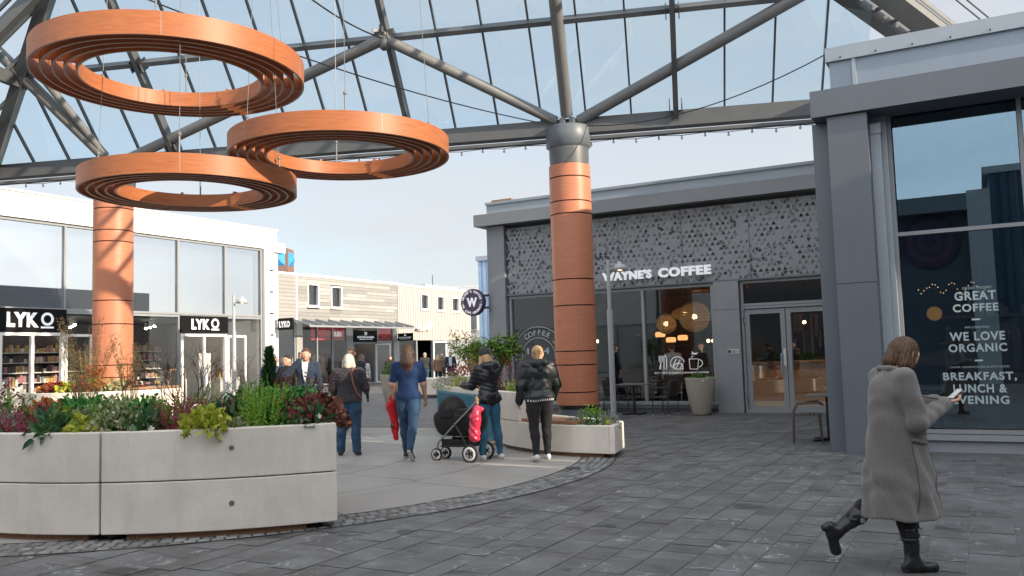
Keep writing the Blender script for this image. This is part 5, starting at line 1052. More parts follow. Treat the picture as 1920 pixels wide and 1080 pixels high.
def P_stroller():
    H = 1.66; B = Body(H, .98, 5, legs=((4, 6, 0), (-3, 4, 0)), arms=((34, 4, 62, 6), (30, 4, 66, 8)), head=(14, 6), splay=3.5); T = make_person("woman in a dark beanie, black puffer jacket and blue jeans behind the pushchair", G(920, 862), -38, H, B, hands=rest(B, 50))
    pf = M("black nylon", (.012, .014, .019), .38, var=.2, vs=20, bump=.25, bs=40, spec=.5); top(T, B, "puffer_jacket", pf, .86, .03, 1., .024, puff=.012, pitch=.062, amp=.003, f=50, chev=-.35); hood(T, B, pf)
    top(T, B, "undershirt", m_blk, .80, .018, short=.4, arm_inf=.002); trousers(T, B, m_jean2, .005, .57, .95); shoes(T, B, m_wshoe, m_sole); hair(T, B, h_blond, 'under'); beanie(T, B, cloth("charcoal knit", (.045, .045, .047), .8, 120))
P_stroller()
def P_black():
    H = 1.68; B = Body(H, 1.12, 3, legs=((-8, 12, 10), (9, 8, 0)), arms=((2, 13, 22, 10), (8, 15, 34, 18)), head=(18, 4), splay=1.5); T = make_person("woman with a blond ponytail in a black hooded jacket, black trousers and white trainers", G(1015, 864), -14, H, B, hands=rest(B, 30))
    pf = M("black shell cloth", (.011, .014, .018), .45, var=.2, vs=20, bump=.25, bs=50, spec=.5); top(T, B, "jacket", pf, .90, .042, 1., .03, puff=.012, pitch=.17, amp=.006, f=22); hood(T, B, pf, .03, .007)
    st = M("striped shirt hem", (.5, .5, .5), .8, var=0); n, l = st.node_tree.nodes, st.node_tree.links; w = n.new("ShaderNodeTexWave"); w.bands_direction = 'X'; w.inputs['Scale'].default_value = 9; t = n.new("ShaderNodeTexCoord"); r = n.new("ShaderNodeValToRGB"); r.color_ramp.interpolation = 'CONSTANT'; r.color_ramp.elements[0].color = (.015, .015, .015, 1); r.color_ramp.elements[1].position = .45; r.color_ramp.elements[1].color = (.7, .7, .7, 1); l.new(t.outputs['Object'], w.inputs[0]); l.new(w.outputs[0], r.inputs[0]); l.new(r.outputs[0], n["Principled BSDF"].inputs['Base Color'])
    top(T, B, "shirt_hem", st, .862, .030, short=.4, arm_inf=.002, amp=.004); trousers(T, B, m_blk, .009, .57, .95); shoes(T, B, m_wshoe, m_sole); hair(T, B, h_blond, 'pony')
P_black()
def suit(T, B, mat, shirt, hem, lap=True):
    top(T, B, "jacket", mat, hem, .022, .98, .014, amp=.004, f=24, collar=.84)
    U = B.U; f = .078*B.H+.02
    a = [U((-.032, 0, .845)), U((.032, 0, .845)), U((.0, 0, .66))]
    mb = MB(); y = lambda p, k: (p[0], p[1]+k, p[2])
    mb.add([y(U((-.034, .058, .842)), .0), y(U((.034, .058, .842)), .0), y(U((.03, .074, .77)), .016), y(U((.004, .074, .62)), .016), y(U((-.004, .074, .62)), .016), y(U((-.03, .074, .77)), .016)], [(0, 1, 2, 5), (5, 2, 3, 4)]); ob = mb.build("shirt_front", shirt, T, True); s_ = ob.modifiers.new("solid", 'SOLIDIFY'); s_.thickness = .008
def P_suit():
    H = 1.80; B = Body(H, 1.06, 0, legs=((4, 6, 0), (-6, 10, 8)), arms=((4, 9, 8, 0), (20, 42, 0, 0)), head=(-6, 4), splay=2.5); B.j['elR'] = B.j['shR']+v3(.19, .08, -.2); B.j['wrR'] = B.hp((.06, .035, -.05)); T = make_person("man in a navy suit talking on a phone held to his ear", AT(574, 700, 16.8)*1.0-Vector((0, 0, AT(574, 700, 16.8).z)), 176, H, B, h=.013, hands={'R': (v3(-.1, -.1, 1), v3(-1, 0, 0), v3(0, 1, .2), 40), 'L': (v3(0, .05, -1), v3(1, 0, 0), v3(0, 1, .2), 50)})
    suit(T, B, m_navyc, M("white shirt", (.6, .61, .66), .7), .86); trousers(T, B, m_navyc, .012, .58, .97, h=.013); shoes(T, B, m_black); hair(T, B, h_short, 'short'); eyes(T, B)
    mw = Matrix.Translation(T.location) @ Matrix.Rotation(T.rotation_euler.z, 4, 'Z'); p = mw @ Vector(tuple(B.hp((.064, .01, -.015)))); tag(MB().box((p.x-.02, p.y-.02, p.z-.07), (p.x-.008, p.y+.05, p.z+.07)).build("phone", m_black), "black phone at the ear of the man in the navy suit", "phone")
    q = mw @ Vector(tuple(B.j['wrL']+v3(0, .02, -.1))); bag = thing("paper_bag", "white paper carrier bag hanging from the suited man's hand", "bag", q); mb = MB(); z = q.z; u = Vector((math.cos(YAW), math.sin(YAW), 0)); w = Vector((-u.y, u.x, 0))
    c = [q+u*(s*.15)+w*(t*.05) for s, t in ((-1, -1), (1, -1), (1, 1), (-1, 1))]; mb.add([p_-Vector((0, 0, .52)) for p_ in c]+[p_-Vector((0, 0, .1)) for p_ in c], [(0, 1, 5, 4), (1, 2, 6, 5), (2, 3, 7, 6), (3, 0, 4, 7), (0, 3, 2, 1)]); mb.build("bag_body", m_offw, bag); MB().tube([c[0]-Vector((0, 0, .1))+u*.07, q, c[1]-Vector((0, 0, .1))-u*.07], .006, 5).build("handle", m_offw, bag)
P_suit()
def simple(label, px, t, face, H, topc, hem, legm, hairm, hk, sx=1., puff=0., arms=((4, 9, 12, 0), (4, 9, 12, 0)), legs=((5, 6, 0), (-6, 8, 6)), shirt=None, skirt=None, head=(0, 0), h=.016, glasses=False, shoe=None, eye=False):
    p = AT(px, 690, t); B = Body(H, sx, 1, legs=legs, arms=arms, head=head, splay=2.5); T = make_person(label, (p.x, p.y, .004), face, H, B, h=h, hands=rest(B, 30), hr=.009)
    top(T, B, "jacket", topc, hem, .026, .98, .02, puff=puff, pitch=.07, amp=.004, h=h, skirt=skirt)
    if shirt: 
        U = B.U; y = lambda q, k: (q[0], q[1]+k, q[2]); mb = MB(); mb.add([y(U((-.045, .07, .83)), .015), y(U((.045, .07, .83)), .015), y(U((.05, .085, .75)), .02), y(U((.045, .08, .56)), .02), y(U((-.045, .08, .56)), .02), y(U((-.05, .085, .75)), .02)], [(0, 1, 2, 5), (5, 2, 3, 4)]); ob = mb.build("shirt_front", shirt, T, True); ob.modifiers.new("solid", 'SOLIDIFY').thickness = .01
    trousers(T, B, legm, .008, .58, .96, h=h); shoes(T, B, shoe or m_black, h=.011)
    if hk: hair(T, B, hairm, hk, .011)
    if glasses:
        g_ = MB()
        for s in (-1, 1): g_.ball(tuple(B.hp((s*.02, .053, .003))), .0165*H, 10, sc=(1, .3, .8))
        g_.tube([tuple(B.hp((-.047, .0, .006))), tuple(B.hp((-.03, .053, .006))), tuple(B.hp((.03, .053, .006))), tuple(B.hp((.047, .0, .006)))], .004, 5); g_.build("sunglasses", m_black, T, True)
    elif eye: eyes(T, B)
    return T
c_dk = cloth("charcoal jacket", (.03, .034, .038)); c_navy = cloth("navy jacket", (.02, .026, .045)); c_blk = cloth("black jacket", (.014, .014, .016)); c_blue = cloth("dark blue pullover", (.03, .045, .11)); c_brown = cloth("tan brown coat", (.22, .12, .075)); c_green = cloth("olive coat", (.13, .13, .09)); c_white = cloth("white top", (.55, .54, .53)); c_lshirt = M("pale shirt", (.5, .53, .6), .7); c_grey = cloth("pale grey trousers", (.32, .31, .30))
simple("grey haired man in a dark blue pullover beside the white corner pillar", 513, 18.5, 150, 1.70, c_blue, .85, m_jean, h_white, 'short', 1.1, eye=True)
simple("dark haired man in a black jacket and sunglasses left of the suited man", 541, 18., 205, 1.69, c_blk, .82, c_grey, h_dark, 'short', 1.08, glasses=True)
simple("man in sunglasses and a charcoal quilted jacket behind the silver haired woman", 660, 18.5, 180, 1.80, c_dk, .86, m_jean, h_short, 'short', 1.05, .01, glasses=True)
simple("dark haired woman in a white top entering the clothes shop", 681, 31, -25, 1.62, c_white, .84, m_blk, h_brown, 'long')
simple("dark haired woman in black standing beside the open shop door", 731, 42, 150, 1.68, c_blk, .84, m_blk, h_brown, 'long')
simple("grey haired man in a charcoal padded jacket seen from behind at the shoe shop", 797, 46, -10, 1.80, c_dk, .88, m_jean, h_white, 'short', 1.1, .01)
simple("blond woman in a tan brown coat outside the shoe shop", 821, 50, -20, 1.66, c_brown, .70, m_blk, h_blond, 'long', 1., skirt=(.25, 0, 0, .8))
simple("bald man in an olive coat in the shoe shop doorway", 829.5, 53, 190, 1.76, c_green, .8, m_blk, h_white, None, 1.05, eye=True)
simple("man in an open navy jacket and pale shirt walking from the shoe shop", 845, 48, 178, 1.84, c_navy, .86, m_jean, h_short, 'short', 1.08, shirt=c_lshirt, eye=True, legs=((14, 6, 0), (-16, 14, 20)))
simple("grey haired man in a dark jacket partly hidden by the tall planter shrub", 898, 40, 160, 1.62, c_navy, .86, m_blk, h_white, 'short', 1.1)
simple("dim figure in a pale grey top standing behind the coffee shop window", 1262, 23.5, -15, 1.72, c_white, .85, m_jean, h_brown, 'short')
simple("dim dark haired man in black deeper inside the coffee shop", 1316, 25, 190, 1.76, c_blk, .85, m_blk, h_dark, 'short', eye=True)
# ================================================================== PLANTERS
def arc_pts(c, r, a0, a1, n): return [(c[0]+r*math.cos(R(a0+(a1-a0)*i/n)), c[1]+r*math.sin(R(a0+(a1-a0)*i/n))) for i in range(n+1)]
def ring_seg(mb, c, ri, ro, a0, a1, z0, z1, mi=0, n=10):
    o, i_ = arc_pts(c, ro, a0, a1, n), arc_pts(c, ri, a0, a1, n); k = n+1; v = [(x, y, z) for z in (z0, z1) for pts in (o, i_) for x, y in pts]; f = []
    for q in range(n): f += [(q, q+1, 2*k+q+1, 2*k+q), (k+q+1, k+q, 3*k+q, 3*k+q+1), (2*k+q, 2*k+q+1, 3*k+q+1, 3*k+q), (q+1, q, k+q, k+q+1)]
    f += [(0, 2*k, 3*k, k), (n, k+n, 3*k+n, 2*k+n)]; return mb.add(v, f, mi)
def strip(mb, pts, w, z0, z1, mi=0):
    """wall of thickness w along a polyline, standing to the left of its direction"""
    n = len(pts); P = [Vector((x, y, 0)) for x, y in pts]; N_ = []
    for i in range(n):
        d = (P[min(i+1, n-1)]-P[max(i-1, 0)]).normalized(); N_.append(Vector((-d.y, d.x, 0)))
    o = [p for p in P]; q = [p+m*w for p, m in zip(P, N_)]; v = [(p.x, p.y, z) for z in (z0, z1) for L_ in (o, q) for p in L_]; f = []
    for i in range(n-1): f += [(i, i+1, 2*n+i+1, 2*n+i), (n+i+1, n+i, 3*n+i, 3*n+i+1), (2*n+i, 2*n+i+1, 3*n+i+1, 3*n+i), (i+1, i, n+i, n+i+1)]
    f += [(0, 2*n, 3*n, n), (n-1, 2*n-1, 4*n-1, 3*n-1)]; return mb.add(v, f, mi)
PC = (-8.6, 8.7); PR_ = 4.08
def near_planter():
    T = thing("concrete_planter", "big curved concrete planter full of autumn plants in the left foreground", "planter", (-7, 5.2, 0))
    gaps = [(-150, -112), (-111.9, -66.55), (-66.45, -37)]
    for a0, a1 in gaps:
        for z0, z1 in ((.065, .515), (.525, .965)):
            mb = MB(); g_ = .10
            ring_seg(mb, PC, PR_-.13, PR_, a0+g_, a1-g_, z0, z1, 0, 18); mb.build("wall_panel", m_conc, T, bevel=.008)
        mb = MB(); ring_seg(mb, PC, PR_-.5, PR_-.06, a0+(2 if a0 < -100 else 3), a1-(2.0 if a1 < -60 else 4), .0, .06, 0, 10); mb.build("skid_board", m_planks, T)
    for a in (-91.5, -50.2):
        for z in (.30, .79):
            mb = MB(); u = Vector((math.cos(R(a)), math.sin(R(a)), 0)); c = Vector((PC[0], PC[1], z))+u*(PR_-.02); mb.tube([c, c+u*.023], .024, 16); mb.build("anchor_plug", M("grey plug", (.14, .13, .12), .7), T)
    mb = MB(); ring_seg(mb, PC, PR_-1.89, PR_-.135, -149.9, -39.1, .7, .925, 0, 30); mb.build("soil", m_soil, T)
    mb = MB(); ring_seg(mb, PC, PR_-2.0, PR_-1.9, -150, -37, .065, .965, 0, 24); mb.build("back_wall", m_conc, T)
    mb = MB(); ring_seg(mb, PC, PR_-1.89, PR_-.135, -39, -37.15, .065, .963, 0, 2); mb.build("end_wall", m_conc, T)
near_planter()
def pp(a, r): return (PC[0]+r*math.cos(R(a)), PC[1]+r*math.sin(R(a)))
def far_planter():
    c = (CL.x, CL.y); T = thing("concrete_planter", "low curved concrete planter with bench boards around the left column", "planter", (c[0], c[1], 0)); f0 = math.degrees(math.atan2(-c[1], -c[0]))
    for a0, a1 in ((-72, -18), (-17.8, 8), (8.2, 52)):
        mb = MB(); ring_seg(mb, c, 1.75, 1.9, f0+a0, f0+a1, .06, 1.0, 0, 12); mb.build("wall_panel", m_conc, T, bevel=.01)
    ring_seg(MB(), c, .5, 1.75, f0-72, f0+52, .6, .93, 0, 20).build("soil", m_soil, T)
    mb = MB()
    for r in (1.4, 1.53, 1.66, 1.79): ring_seg(mb, c, r, r+.11, f0+9, f0+52, 1.02, 1.06, 0, 14)
    mb.build("bench_board", m_planks, T)
    return c, f0
FPC, FP0 = far_planter()
# planter with bench and teal slats in front of the coffee shop
RA = [(-10.42, 15.45), (-9.3, 14.35), (-8.2, 13.4), (-7.35, 12.72)]
RB_ = [(-7.35, 12.72), (-6.9, 12.3), (-6.35, 11.95), (-5.9, 11.74), (-5.45, 11.64), (-4.86, 11.62)]
def right_planter():
    T = thing("bench_planter", "curved concrete planter with low wooden bench end and teal slats by the round column", "planter", (-6.5, 12.6, 0))
    strip(MB(), RA[:], .14, .06, .94).build("wall_panel", m_conc, T, bevel=.01)
    strip(MB(), RB_[:3], .14, .07, .475).build("wall_panel", m_conc, T, bevel=.01); strip(MB(), [(-6.343, 11.946)]+RB_[3:], .14, .07, .475).build("wall_panel", m_conc, T, bevel=.01)
    strip(MB(), RB_[:3], .14, .485, .94).build("wall_panel", m_conc, T, bevel=.01) if False else None
    strip(MB(), [(-7.345, 12.716), (-7.0, 12.39), (-6.62, 12.12)], .14, .485, .94).build("wall_panel", m_conc, T, bevel=.01)
    MB().prism([(-4.855, 11.62), (-4.78, 11.66), (-4.95, 12.45), (-5.06, 12.42)], .07, .475).build("end_panel", m_conc, T, bevel=.01)
    MB().prism([(-6.62, 12.13), (-6.5, 12.2), (-6.9, 13.6), (-7.05, 13.55)], .47, .94).build("step_panel", m_conc, T)
    MB().prism([(-5.0, 12.42), (-5.0, 12.54), (-6.9, 13.75), (-7.0, 13.6)], .07, .475).build("back_wall", m_conc, T)
    MB().prism([(-7.0, 13.6), (-6.95, 13.75), (-9.2, 16.4), (-9.32, 16.28)], .07, .94).build("back_wall", m_conc, T); MB().prism([(-10.42, 15.45), (-10.36, 15.56), (-9.2, 16.4), (-9.3, 16.25)], .07, .94).build("end_panel", m_conc, T)
    MB().prism([(-10.3, 15.45), (-7.3, 12.88), (-6.75, 12.35), (-7.0, 13.6), (-9.25, 16.25)], .5, .86).build("soil", m_soil, T); MB().prism([(-5.9, 11.88), (-4.95, 11.74), (-5.05, 12.4), (-6.0, 12.95)], .2, .42).build("soil", m_soil, T)
    MB().box((-5.08, 11.755, .02), (-4.9, 11.9, .065)).prism([(-6.3, 12.0), (-5.5, 11.72), (-4.98, 11.7), (-5.0, 11.95), (-6.2, 12.3)], .005, .062).build("skid_board", m_planks, T)
    mb = MB()
    for k in range(5):
        o = .145+k*.11; strip(mb, [(x+.02, y+o-.1) for x, y in RB_[1:5]], .095, .485, .525)
    mb.build("bench_board", m_planks, T)
    c = Vector((-5.98, 11.77, .31)); MB().tube([c, c+Vector((-.01, -.025, 0))], .022, 12).build("anchor_plug", M("grey plug", (.14, .13, .12), .7), T)
    mb = MB(); a, b = Vector((RA[0][0], RA[0][1], 0)), Vector((RA[3][0], RA[3][1], 0))
    def onA(t):
        s = t*3; i = min(2, int(s)); p, q = Vector((*RA[i], 0)), Vector((*RA[i+1], 0)); d = (q-p).normalized(); return p.lerp(q, s-i)+Vector((d.y, -d.x, 0))*.035, d
    for k in range(62):
        p, d = onA(.06+.9*k/61); mb.bar(p+Vector((0, 0, .14)), p+Vector((0, 0, .82)), .034, .03, up=d)
    for z in (.12, .83):
        for k in range(20): mb.bar(onA(.05+.92*k/20)[0]+Vector((0, 0, z)), onA(.05+.92*(k+1)/20)[0]+Vector((0, 0, z)), .04, .04)
    mb.build("slat_panel", m_teal, T)
right_planter()
# ================================================================== PLANTS
def leaves(C0, dirs, nrm, ln, wd, shape='leaf', curl=.15, r=rng):
    """numpy leaf cards with real outline; C0 stems (n,3), dirs along the blade, nrm out of the blade"""
    d = dirs/np.maximum(1e-9, np.linalg.norm(dirs, axis=1, keepdims=True)); nn = nrm-d*(nrm*d).sum(1, keepdims=True); nn /= np.maximum(1e-9, np.linalg.norm(nn, axis=1, keepdims=True)); s = np.cross(d, nn); n = len(C0)
    ln = np.broadcast_to(ln, n)[:, None]; wd = np.broadcast_to(wd, n)[:, None]
    if shape == 'leaf': prof = [(0, 0, 0), (.3, .42, .06), (.65, .4, .02), (1, 0, -curl), (.65, -.4, .02), (.3, -.42, .06)]; fc = [(0, 1, 2, 3), (0, 3, 4, 5)]
    elif shape == 'blade': prof = [(0, .5, 0), (0, -.5, 0), (.5, -.4, .05), (1, 0, -curl), (.5, .4, .05)]; fc = [(0, 1, 2, 4), (2, 3, 4)]
    elif shape == 'lobe':
        prof = [(.35, 0, .08)]; m = 14
        for i in range(m): t = 2*math.pi*i/m; q = .5*(1 if i % 2 else .72); prof.append((.5-.5*math.cos(t)*(q/.5)*.9, math.sin(t)*q, -curl*(.4+.6*(i % 2))*.8))
        fc = [(0, 1+i, 1+(i+1) % m) for i in range(m)]
    else: prof = [(0, 0, 0), (.5, .5, 0), (1, 0, 0), (.5, -.5, 0)]; fc = [(0, 1, 2, 3)]
    k = len(prof); V = np.empty((n, k, 3))
    for i, (a, b, c) in enumerate(prof): V[:, i] = C0+d*ln*a+s*wd*b+nn*ln*c
    by = {}
    for f_ in fc: by.setdefault(len(f_), []).append(f_)
    return V.reshape(-1, 3), [np.concatenate([np.arange(n)[:, None]*k+np.array(f_) for f_ in L_]) for L_ in by.values()]
def joinv(parts):
    V, F, o = [], {}, 0
    for v, fs in parts:
        V.append(v)
        for f_ in fs: F.setdefault(f_.shape[1], []).append(f_+o)
        o += len(v)
    return np.concatenate(V), [np.concatenate(x) for x in F.values()]
def mbv(mb):
    f = {}
    for q in mb.f: f.setdefault(len(q), []).append(q)
    return np.array(mb.v), [np.array(x) for x in f.values()]
def rv(n, up=.0): v = rng.normal(size=(n, 3)); v[:, 2] += up; return v/np.linalg.norm(v, axis=1, keepdims=True)
def dome(n, r, h, core=.3):
    v = rng.normal(size=(n, 3)); v[:, 2] = np.abs(v[:, 2]); v /= np.linalg.norm(v, axis=1, keepdims=True); q = (core+(1-core)*rng.random((n, 1))**.6); return v*q*np.array([r, r, h]), v
LM = {}
def lm(k):
    cols = dict(kale=[(.02, .11, .03), (.06, .24, .05), (.15, .38, .09)], lime=[(.20, .27, .025), (.38, .42, .04), (.52, .52, .09)], copper=[(.06, .02, .018), (.17, .06, .04), (.30, .13, .085)], wine=[(.05, .012, .014), (.14, .035, .028), (.26, .09, .06)], magenta=[(.16, .014, .04), (.32, .04, .085), (.42, .09, .13)], spike=[(.09, .21, .012), (.21, .40, .035), (.36, .54, .08)],
        hell=[(.015, .065, .022), (.045, .13, .045), (.11, .22, .09)], cream=[(.06, .12, .03), (.30, .33, .16), (.55, .53, .35)], silver=[(.12, .16, .12), (.24, .27, .22), (.34, .34, .27)], conifer=[(.008, .035, .012), (.02, .07, .02), (.04, .12, .03)], orange=[(.25, .05, .02), (.42, .13, .03), (.5, .26, .05)], olive=[(.03, .06, .01), (.09, .13, .02), (.25, .16, .03)],
        straw=[(.32, .2, .07), (.46, .3, .12), (.55, .4, .2)], green=[(.03, .09, .012), (.07, .19, .03), (.16, .28, .04)], petal=[(.5, .5, .34), (.62, .62, .5), (.7, .7, .62)], redleaf=[(.10, .012, .012), (.22, .025, .02), (.28, .06, .03)])
    if k not in LM: LM[k] = leafmat(k+" leaf", cols[k])
    return LM[k]
m_twig = M("bare twig", (.12, .075, .05), .8, var=.3, vs=20); m_twigr = M("reddish twig", (.16, .055, .045), .8, var=.3, vs=20)
def plant(name, label, pos, parts, cat="plant", group=None, stems=None, stem_mat=None, sname="stem"):
    T = thing(name, label, cat, pos, 0, group)
    if abs(pos[2]-.915) < 1e-6 and name in ('curly_kale', 'heuchera', 'heather', 'hellebore', 'euonymus', 'small_conifer'): T.scale = (1.28, 1.28, 1.5)
    for i, (pn, geo, mat) in enumerate(parts): npmesh(pn, geo[0], geo[1], mat, T, True)
    if stems: stems.build(sname, stem_mat or m_twig, T, True)
    return T
def f_dome(n, r, h, ln, wd, shape='leaf', up=.35, core=.35, curl=.2):
    p, v = dome(n, r, h, core); d = v+rng.normal(size=(n, 3))*.45; d[:, 2] += up; s = rng.uniform(.7, 1.25, n); return leaves(p, d, v+rv(n, .8)*.7, ln*s, wd*s, shape, curl)
def f_kale(r, h):
    parts = []
    for k in range(int(34*r/.2)):
        p, v = dome(1, r, h, .55); p, v = p[0], v[0]; n = 26; q = rng.normal(size=(n, 3))*np.array([.045, .045, .022]); parts.append(leaves(p+q, q+v*.02+rng.normal(size=(n, 3))*.02, v+rv(n)*.8, rng.uniform(.02, .04, n), rng.uniform(.02, .04, n), 'lobe', .5))
    parts.append(f_dome(60, r*.8, h*.8, .09, .06, 'leaf', core=.2)); return joinv(parts)
def f_spikes(ns, r, h, ll=.016, spread=.35, dens=70):
    parts = []
    for k in range(ns):
        a = rng.random()*6.28; q = r*math.sqrt(rng.random()); b = np.array([q*math.cos(a), q*math.sin(a), 0]); L_ = h*rng.uniform(.65, 1.1); t = b*spread*h/r*rng.uniform(.6, 1.2)+np.array([0, 0, L_])+rng.normal(size=3)*.02
        n = int(dens*L_/.3); u = rng.random(n)**.8; p = b+t*u[:, None]+rng.normal(size=(n, 3))*.003; d = rng.normal(size=(n, 3)); d[:, 2] = np.abs(d[:, 2])*.6+.5; w = (1.15-u*.75)[:, None]; parts.append(leaves(p, d, rv(n), ll*w[:, 0]*rng.uniform(.8, 1.3, n), ll*.5, 'diamond'))
    return joinv(parts)
def twigs(n, r, h, depth=3, rad=.006, seed=0, spread=.5):
    q = random.Random(seed); mb = MB(); tips = []
    def go(p, d, L_, k, rd):
        m = p+d*L_*.5+Vector((q.uniform(-1, 1), q.uniform(-1, 1), q.uniform(-.3, .6)))*L_*.09; e = p+d*L_; mb.tube([p, m, e], [rd, rd*.8, rd*.6], 5, cap=False); tips.append(e)
        if k == 0: return
        for _ in range(q.choice((2, 3))):
            v = (d+Vector((q.uniform(-1, 1), q.uniform(-1, 1), q.uniform(-.4, .7)))*.75).normalized(); go(p.lerp(e, q.uniform(.55, 1)), v, L_*q.uniform(.5, .8), k-1, rd*.6)
    for i in range(n):
        a = q.random()*6.28; go(Vector((math.cos(a)*.03, math.sin(a)*.03, 0)), Vector((math.cos(a)*spread*q.uniform(.3, 1), math.sin(a)*spread*q.uniform(.3, 1), 1)).normalized(), h*q.uniform(.35, .5), depth, rad)
    return mb, tips
def f_tips(tips, per, ln, wd, sc=.03, shape='leaf'):
    P = np.array([tuple(t) for t in tips]); P = np.repeat(P, per, 0); n = len(P); P = P+rng.normal(size=(n, 3))*sc; return leaves(P, rv(n, -.2), rv(n, .6), ln*rng.uniform(.7, 1.3, n), wd*rng.uniform(.7, 1.3, n), shape, .2)
def f_flowers(n, r, h, s=.04):
    parts = []
    for k in range(n):
        p, v = dome(1, r, h, .9); p, v = p[0]*1.08, v[0]; v = v+np.array([0, -.4, .4]); a = np.cross(v, [0.3, 0.1, 1.]); a /= np.linalg.norm(a); b = np.cross(v, a); b /= np.linalg.norm(b)
        t = np.arange(5)*2*math.pi/5; d = np.cos(t)[:, None]*a+np.sin(t)[:, None]*b+v*.25; parts.append(leaves(np.repeat(p[None], 5, 0), d, np.repeat(v[None], 5, 0), s, s*.95, 'leaf', -.05))
    return joinv(parts)
ZT = .915
def near(a, d): x, y = pp(a, PR_-d); return (x, y, ZT)
def kale(lab, a, d, r=.22, h=.2): plant("curly_kale", lab, near(a, d), [("foliage", f_kale(r, h), lm('kale'))])
def heuchera(lab, pos, k, r=.2, h=.17, n=120, ls=.075): plant("heuchera", lab, pos, [("foliage", f_dome(n, r, h, ls, ls*1.05, 'lobe', .15, .4, .25), lm(k))])
def heather(lab, pos, k, ns=26, r=.10, h=.2, **q): plant("heather", lab, pos, [("spike", f_spikes(ns, r, h, **q), lm(k))])
def hellebore(lab, pos, r=.15, h=.16, nf=4, n=90): plant("hellebore", lab, pos, [("foliage", f_dome(n, r, h, .085, .036, 'leaf', .1, .5), lm('hell')), ("flower", f_flowers(nf, r, h, .026), lm('petal'))])
def euon(lab, pos, k='cream', r=.18, h=.2, n=380): plant("euonymus", lab, pos, [("foliage", f_dome(n, r, h, .034, .022, 'leaf', .3, .35), lm(k))])
def grass(lab, pos, n=80, h=1.0, seed=True, k='straw', sp=.32, name="tall_grass"):
    mb = MB(); hd = []; q = random.Random(n)
    for i in range(n):
        a = q.random()*6.28; s = sp*q.random()**.6; L_ = h*q.uniform(.45, 1.05); b = Vector((math.cos(a)*.05*q.random(), math.sin(a)*.05*q.random(), 0)); e = b+Vector((math.cos(a)*s*L_, math.sin(a)*s*L_, L_*(1-.3*s))); m = b.lerp(e, .5)+Vector((0, 0, L_*.06)); mb.tube([b, m, e], [.0026, .002, .0012], 3, cap=False)
        if seed and L_ > h*.7: hd.append((m.lerp(e, .3), e))
    parts = []
    for s_, e in hd:
        nn = 46; u = rng.random(nn)[:, None]; p = np.array(s_)*(1-u)+np.array(e)*u+rng.normal(size=(nn, 3))*.012; parts.append(leaves(p, rv(nn, .5), rv(nn), .022, .008, 'diamond'))
    fol = []
    for i in range(int(n*.7)):
        a = q.random()*6.28; L_ = h*q.uniform(.2, .5); fol.append(((math.cos(a)*.04, math.sin(a)*.04, 0), (math.cos(a)*.5, math.sin(a)*.5, 1), L_))
    F_ = leaves(np.array([f_[0] for f_ in fol]), np.array([f_[1] for f_ in fol]), rv(len(fol), .4), np.array([f_[2] for f_ in fol]), .012, 'blade', .3)
    pt = [("blade", F_, lm('green'))]
    if parts: pt.append(("seed_head", joinv(parts), lm('straw')))
    plant(name, lab, pos, pt, stems=mb, stem_mat=M("dry grass stem", (.3, .22, .10), .8))
def shrub(lab, pos, seed, n=5, h=.9, leaf=None, per=1, ls=.05, sp=.6, depth=3, rad=.008, tm=None, name="shrub", sc=.03, shape='leaf'):
    mb, tips = twigs(n, .3, h, depth, rad, seed, sp); pt = [("foliage", f_tips(tips, per, ls, ls*.6, sc, shape), lm(leaf))] if leaf else []
    return plant(name, lab, pos, pt, stems=mb, stem_mat=tm or m_twig)
def conifer(lab, pos, h=.75, r=.2):
    n = 1500; u = rng.random(n)**.8; a = rng.random(n)*6.28; q = r*(1-u*.93)*np.sqrt(rng.random(n))*(.8+.35*np.sin(a*5+u*17)); p = np.stack([q*np.cos(a), q*np.sin(a), u*h], -1); d = np.stack([np.cos(a)*.5, np.sin(a)*.5, np.full(n, .9)], -1)+rng.normal(size=(n, 3))*.25
    mb = MB().tube([(0, 0, -.05), (0, 0, h*.8)], [.02, .006], 6); plant("small_conifer", lab, pos, [("foliage", leaves(p, d, rv(n), .06, .012, 'blade', .05), lm('conifer'))], stems=mb, sname="trunk")
# ---- near planter, front row from left to right
heuchera("dark wine leaved heuchera at the far left edge of the near planter", near(-101, .3), 'copper', .2, .2, 260, .055)
heather("tall lime green heather at the left edge of the near planter", near(-99, .75), 'spike', 30, .14, .27, ll=.018)
hellebore("white flowered hellebore with long leaves near the left edge", near(-93.5, .32), .2, .24, 5, 80)
euon("silver grey trailing santolina left of the front seam", near(-85.5, .25), 'silver', .16, .16, 420)
heather("wine red heather beside the silver trailing plant", near(-81, .24), 'magenta', 34, .11, .21)
hellebore("low dark hellebore just left of the concrete seam", near(-75.5, .2), .15, .14, 2, 100)
heuchera("small yellow lime heuchera by the concrete seam", near(-70.8, .22), 'lime', .11, .12, 60, .065)
euon("cream variegated euonymus right of the seam", near(-66.5, .28), 'cream', .2, .24, 520)
hellebore("pale hellebore with two open flowers between euonymus and red heather", near(-61.8, .18), .09, .12, 4, 50)
heather("deep red heather in the middle of the front row", near(-58.6, .26), 'magenta', 34, .11, .24)
heuchera("lime yellow heuchera spilling over the planter rim", near(-53.6, .12), 'lime', .17, .15, 210, .055)
hellebore("tall hellebore with cream flowers behind the lime heuchera", near(-51.5, .42), .12, .22, 5, 60)
euon("tiny leaved green creeper between lime heuchera and green heather", near(-50, .15), 'cream', .1, .08, 200)
heather("biggest bright green heather standing in the front row", near(-46.6, .3), 'spike', 60, .16, .27, ll=.018, spread=.30, dens=110)
kale("dark blue green kale right of the big green heather", -43.6, .34, .13, .18)
heather("rosy heather near the right end of the near planter", near(-41.6, .24), 'magenta', 40, .11, .22)
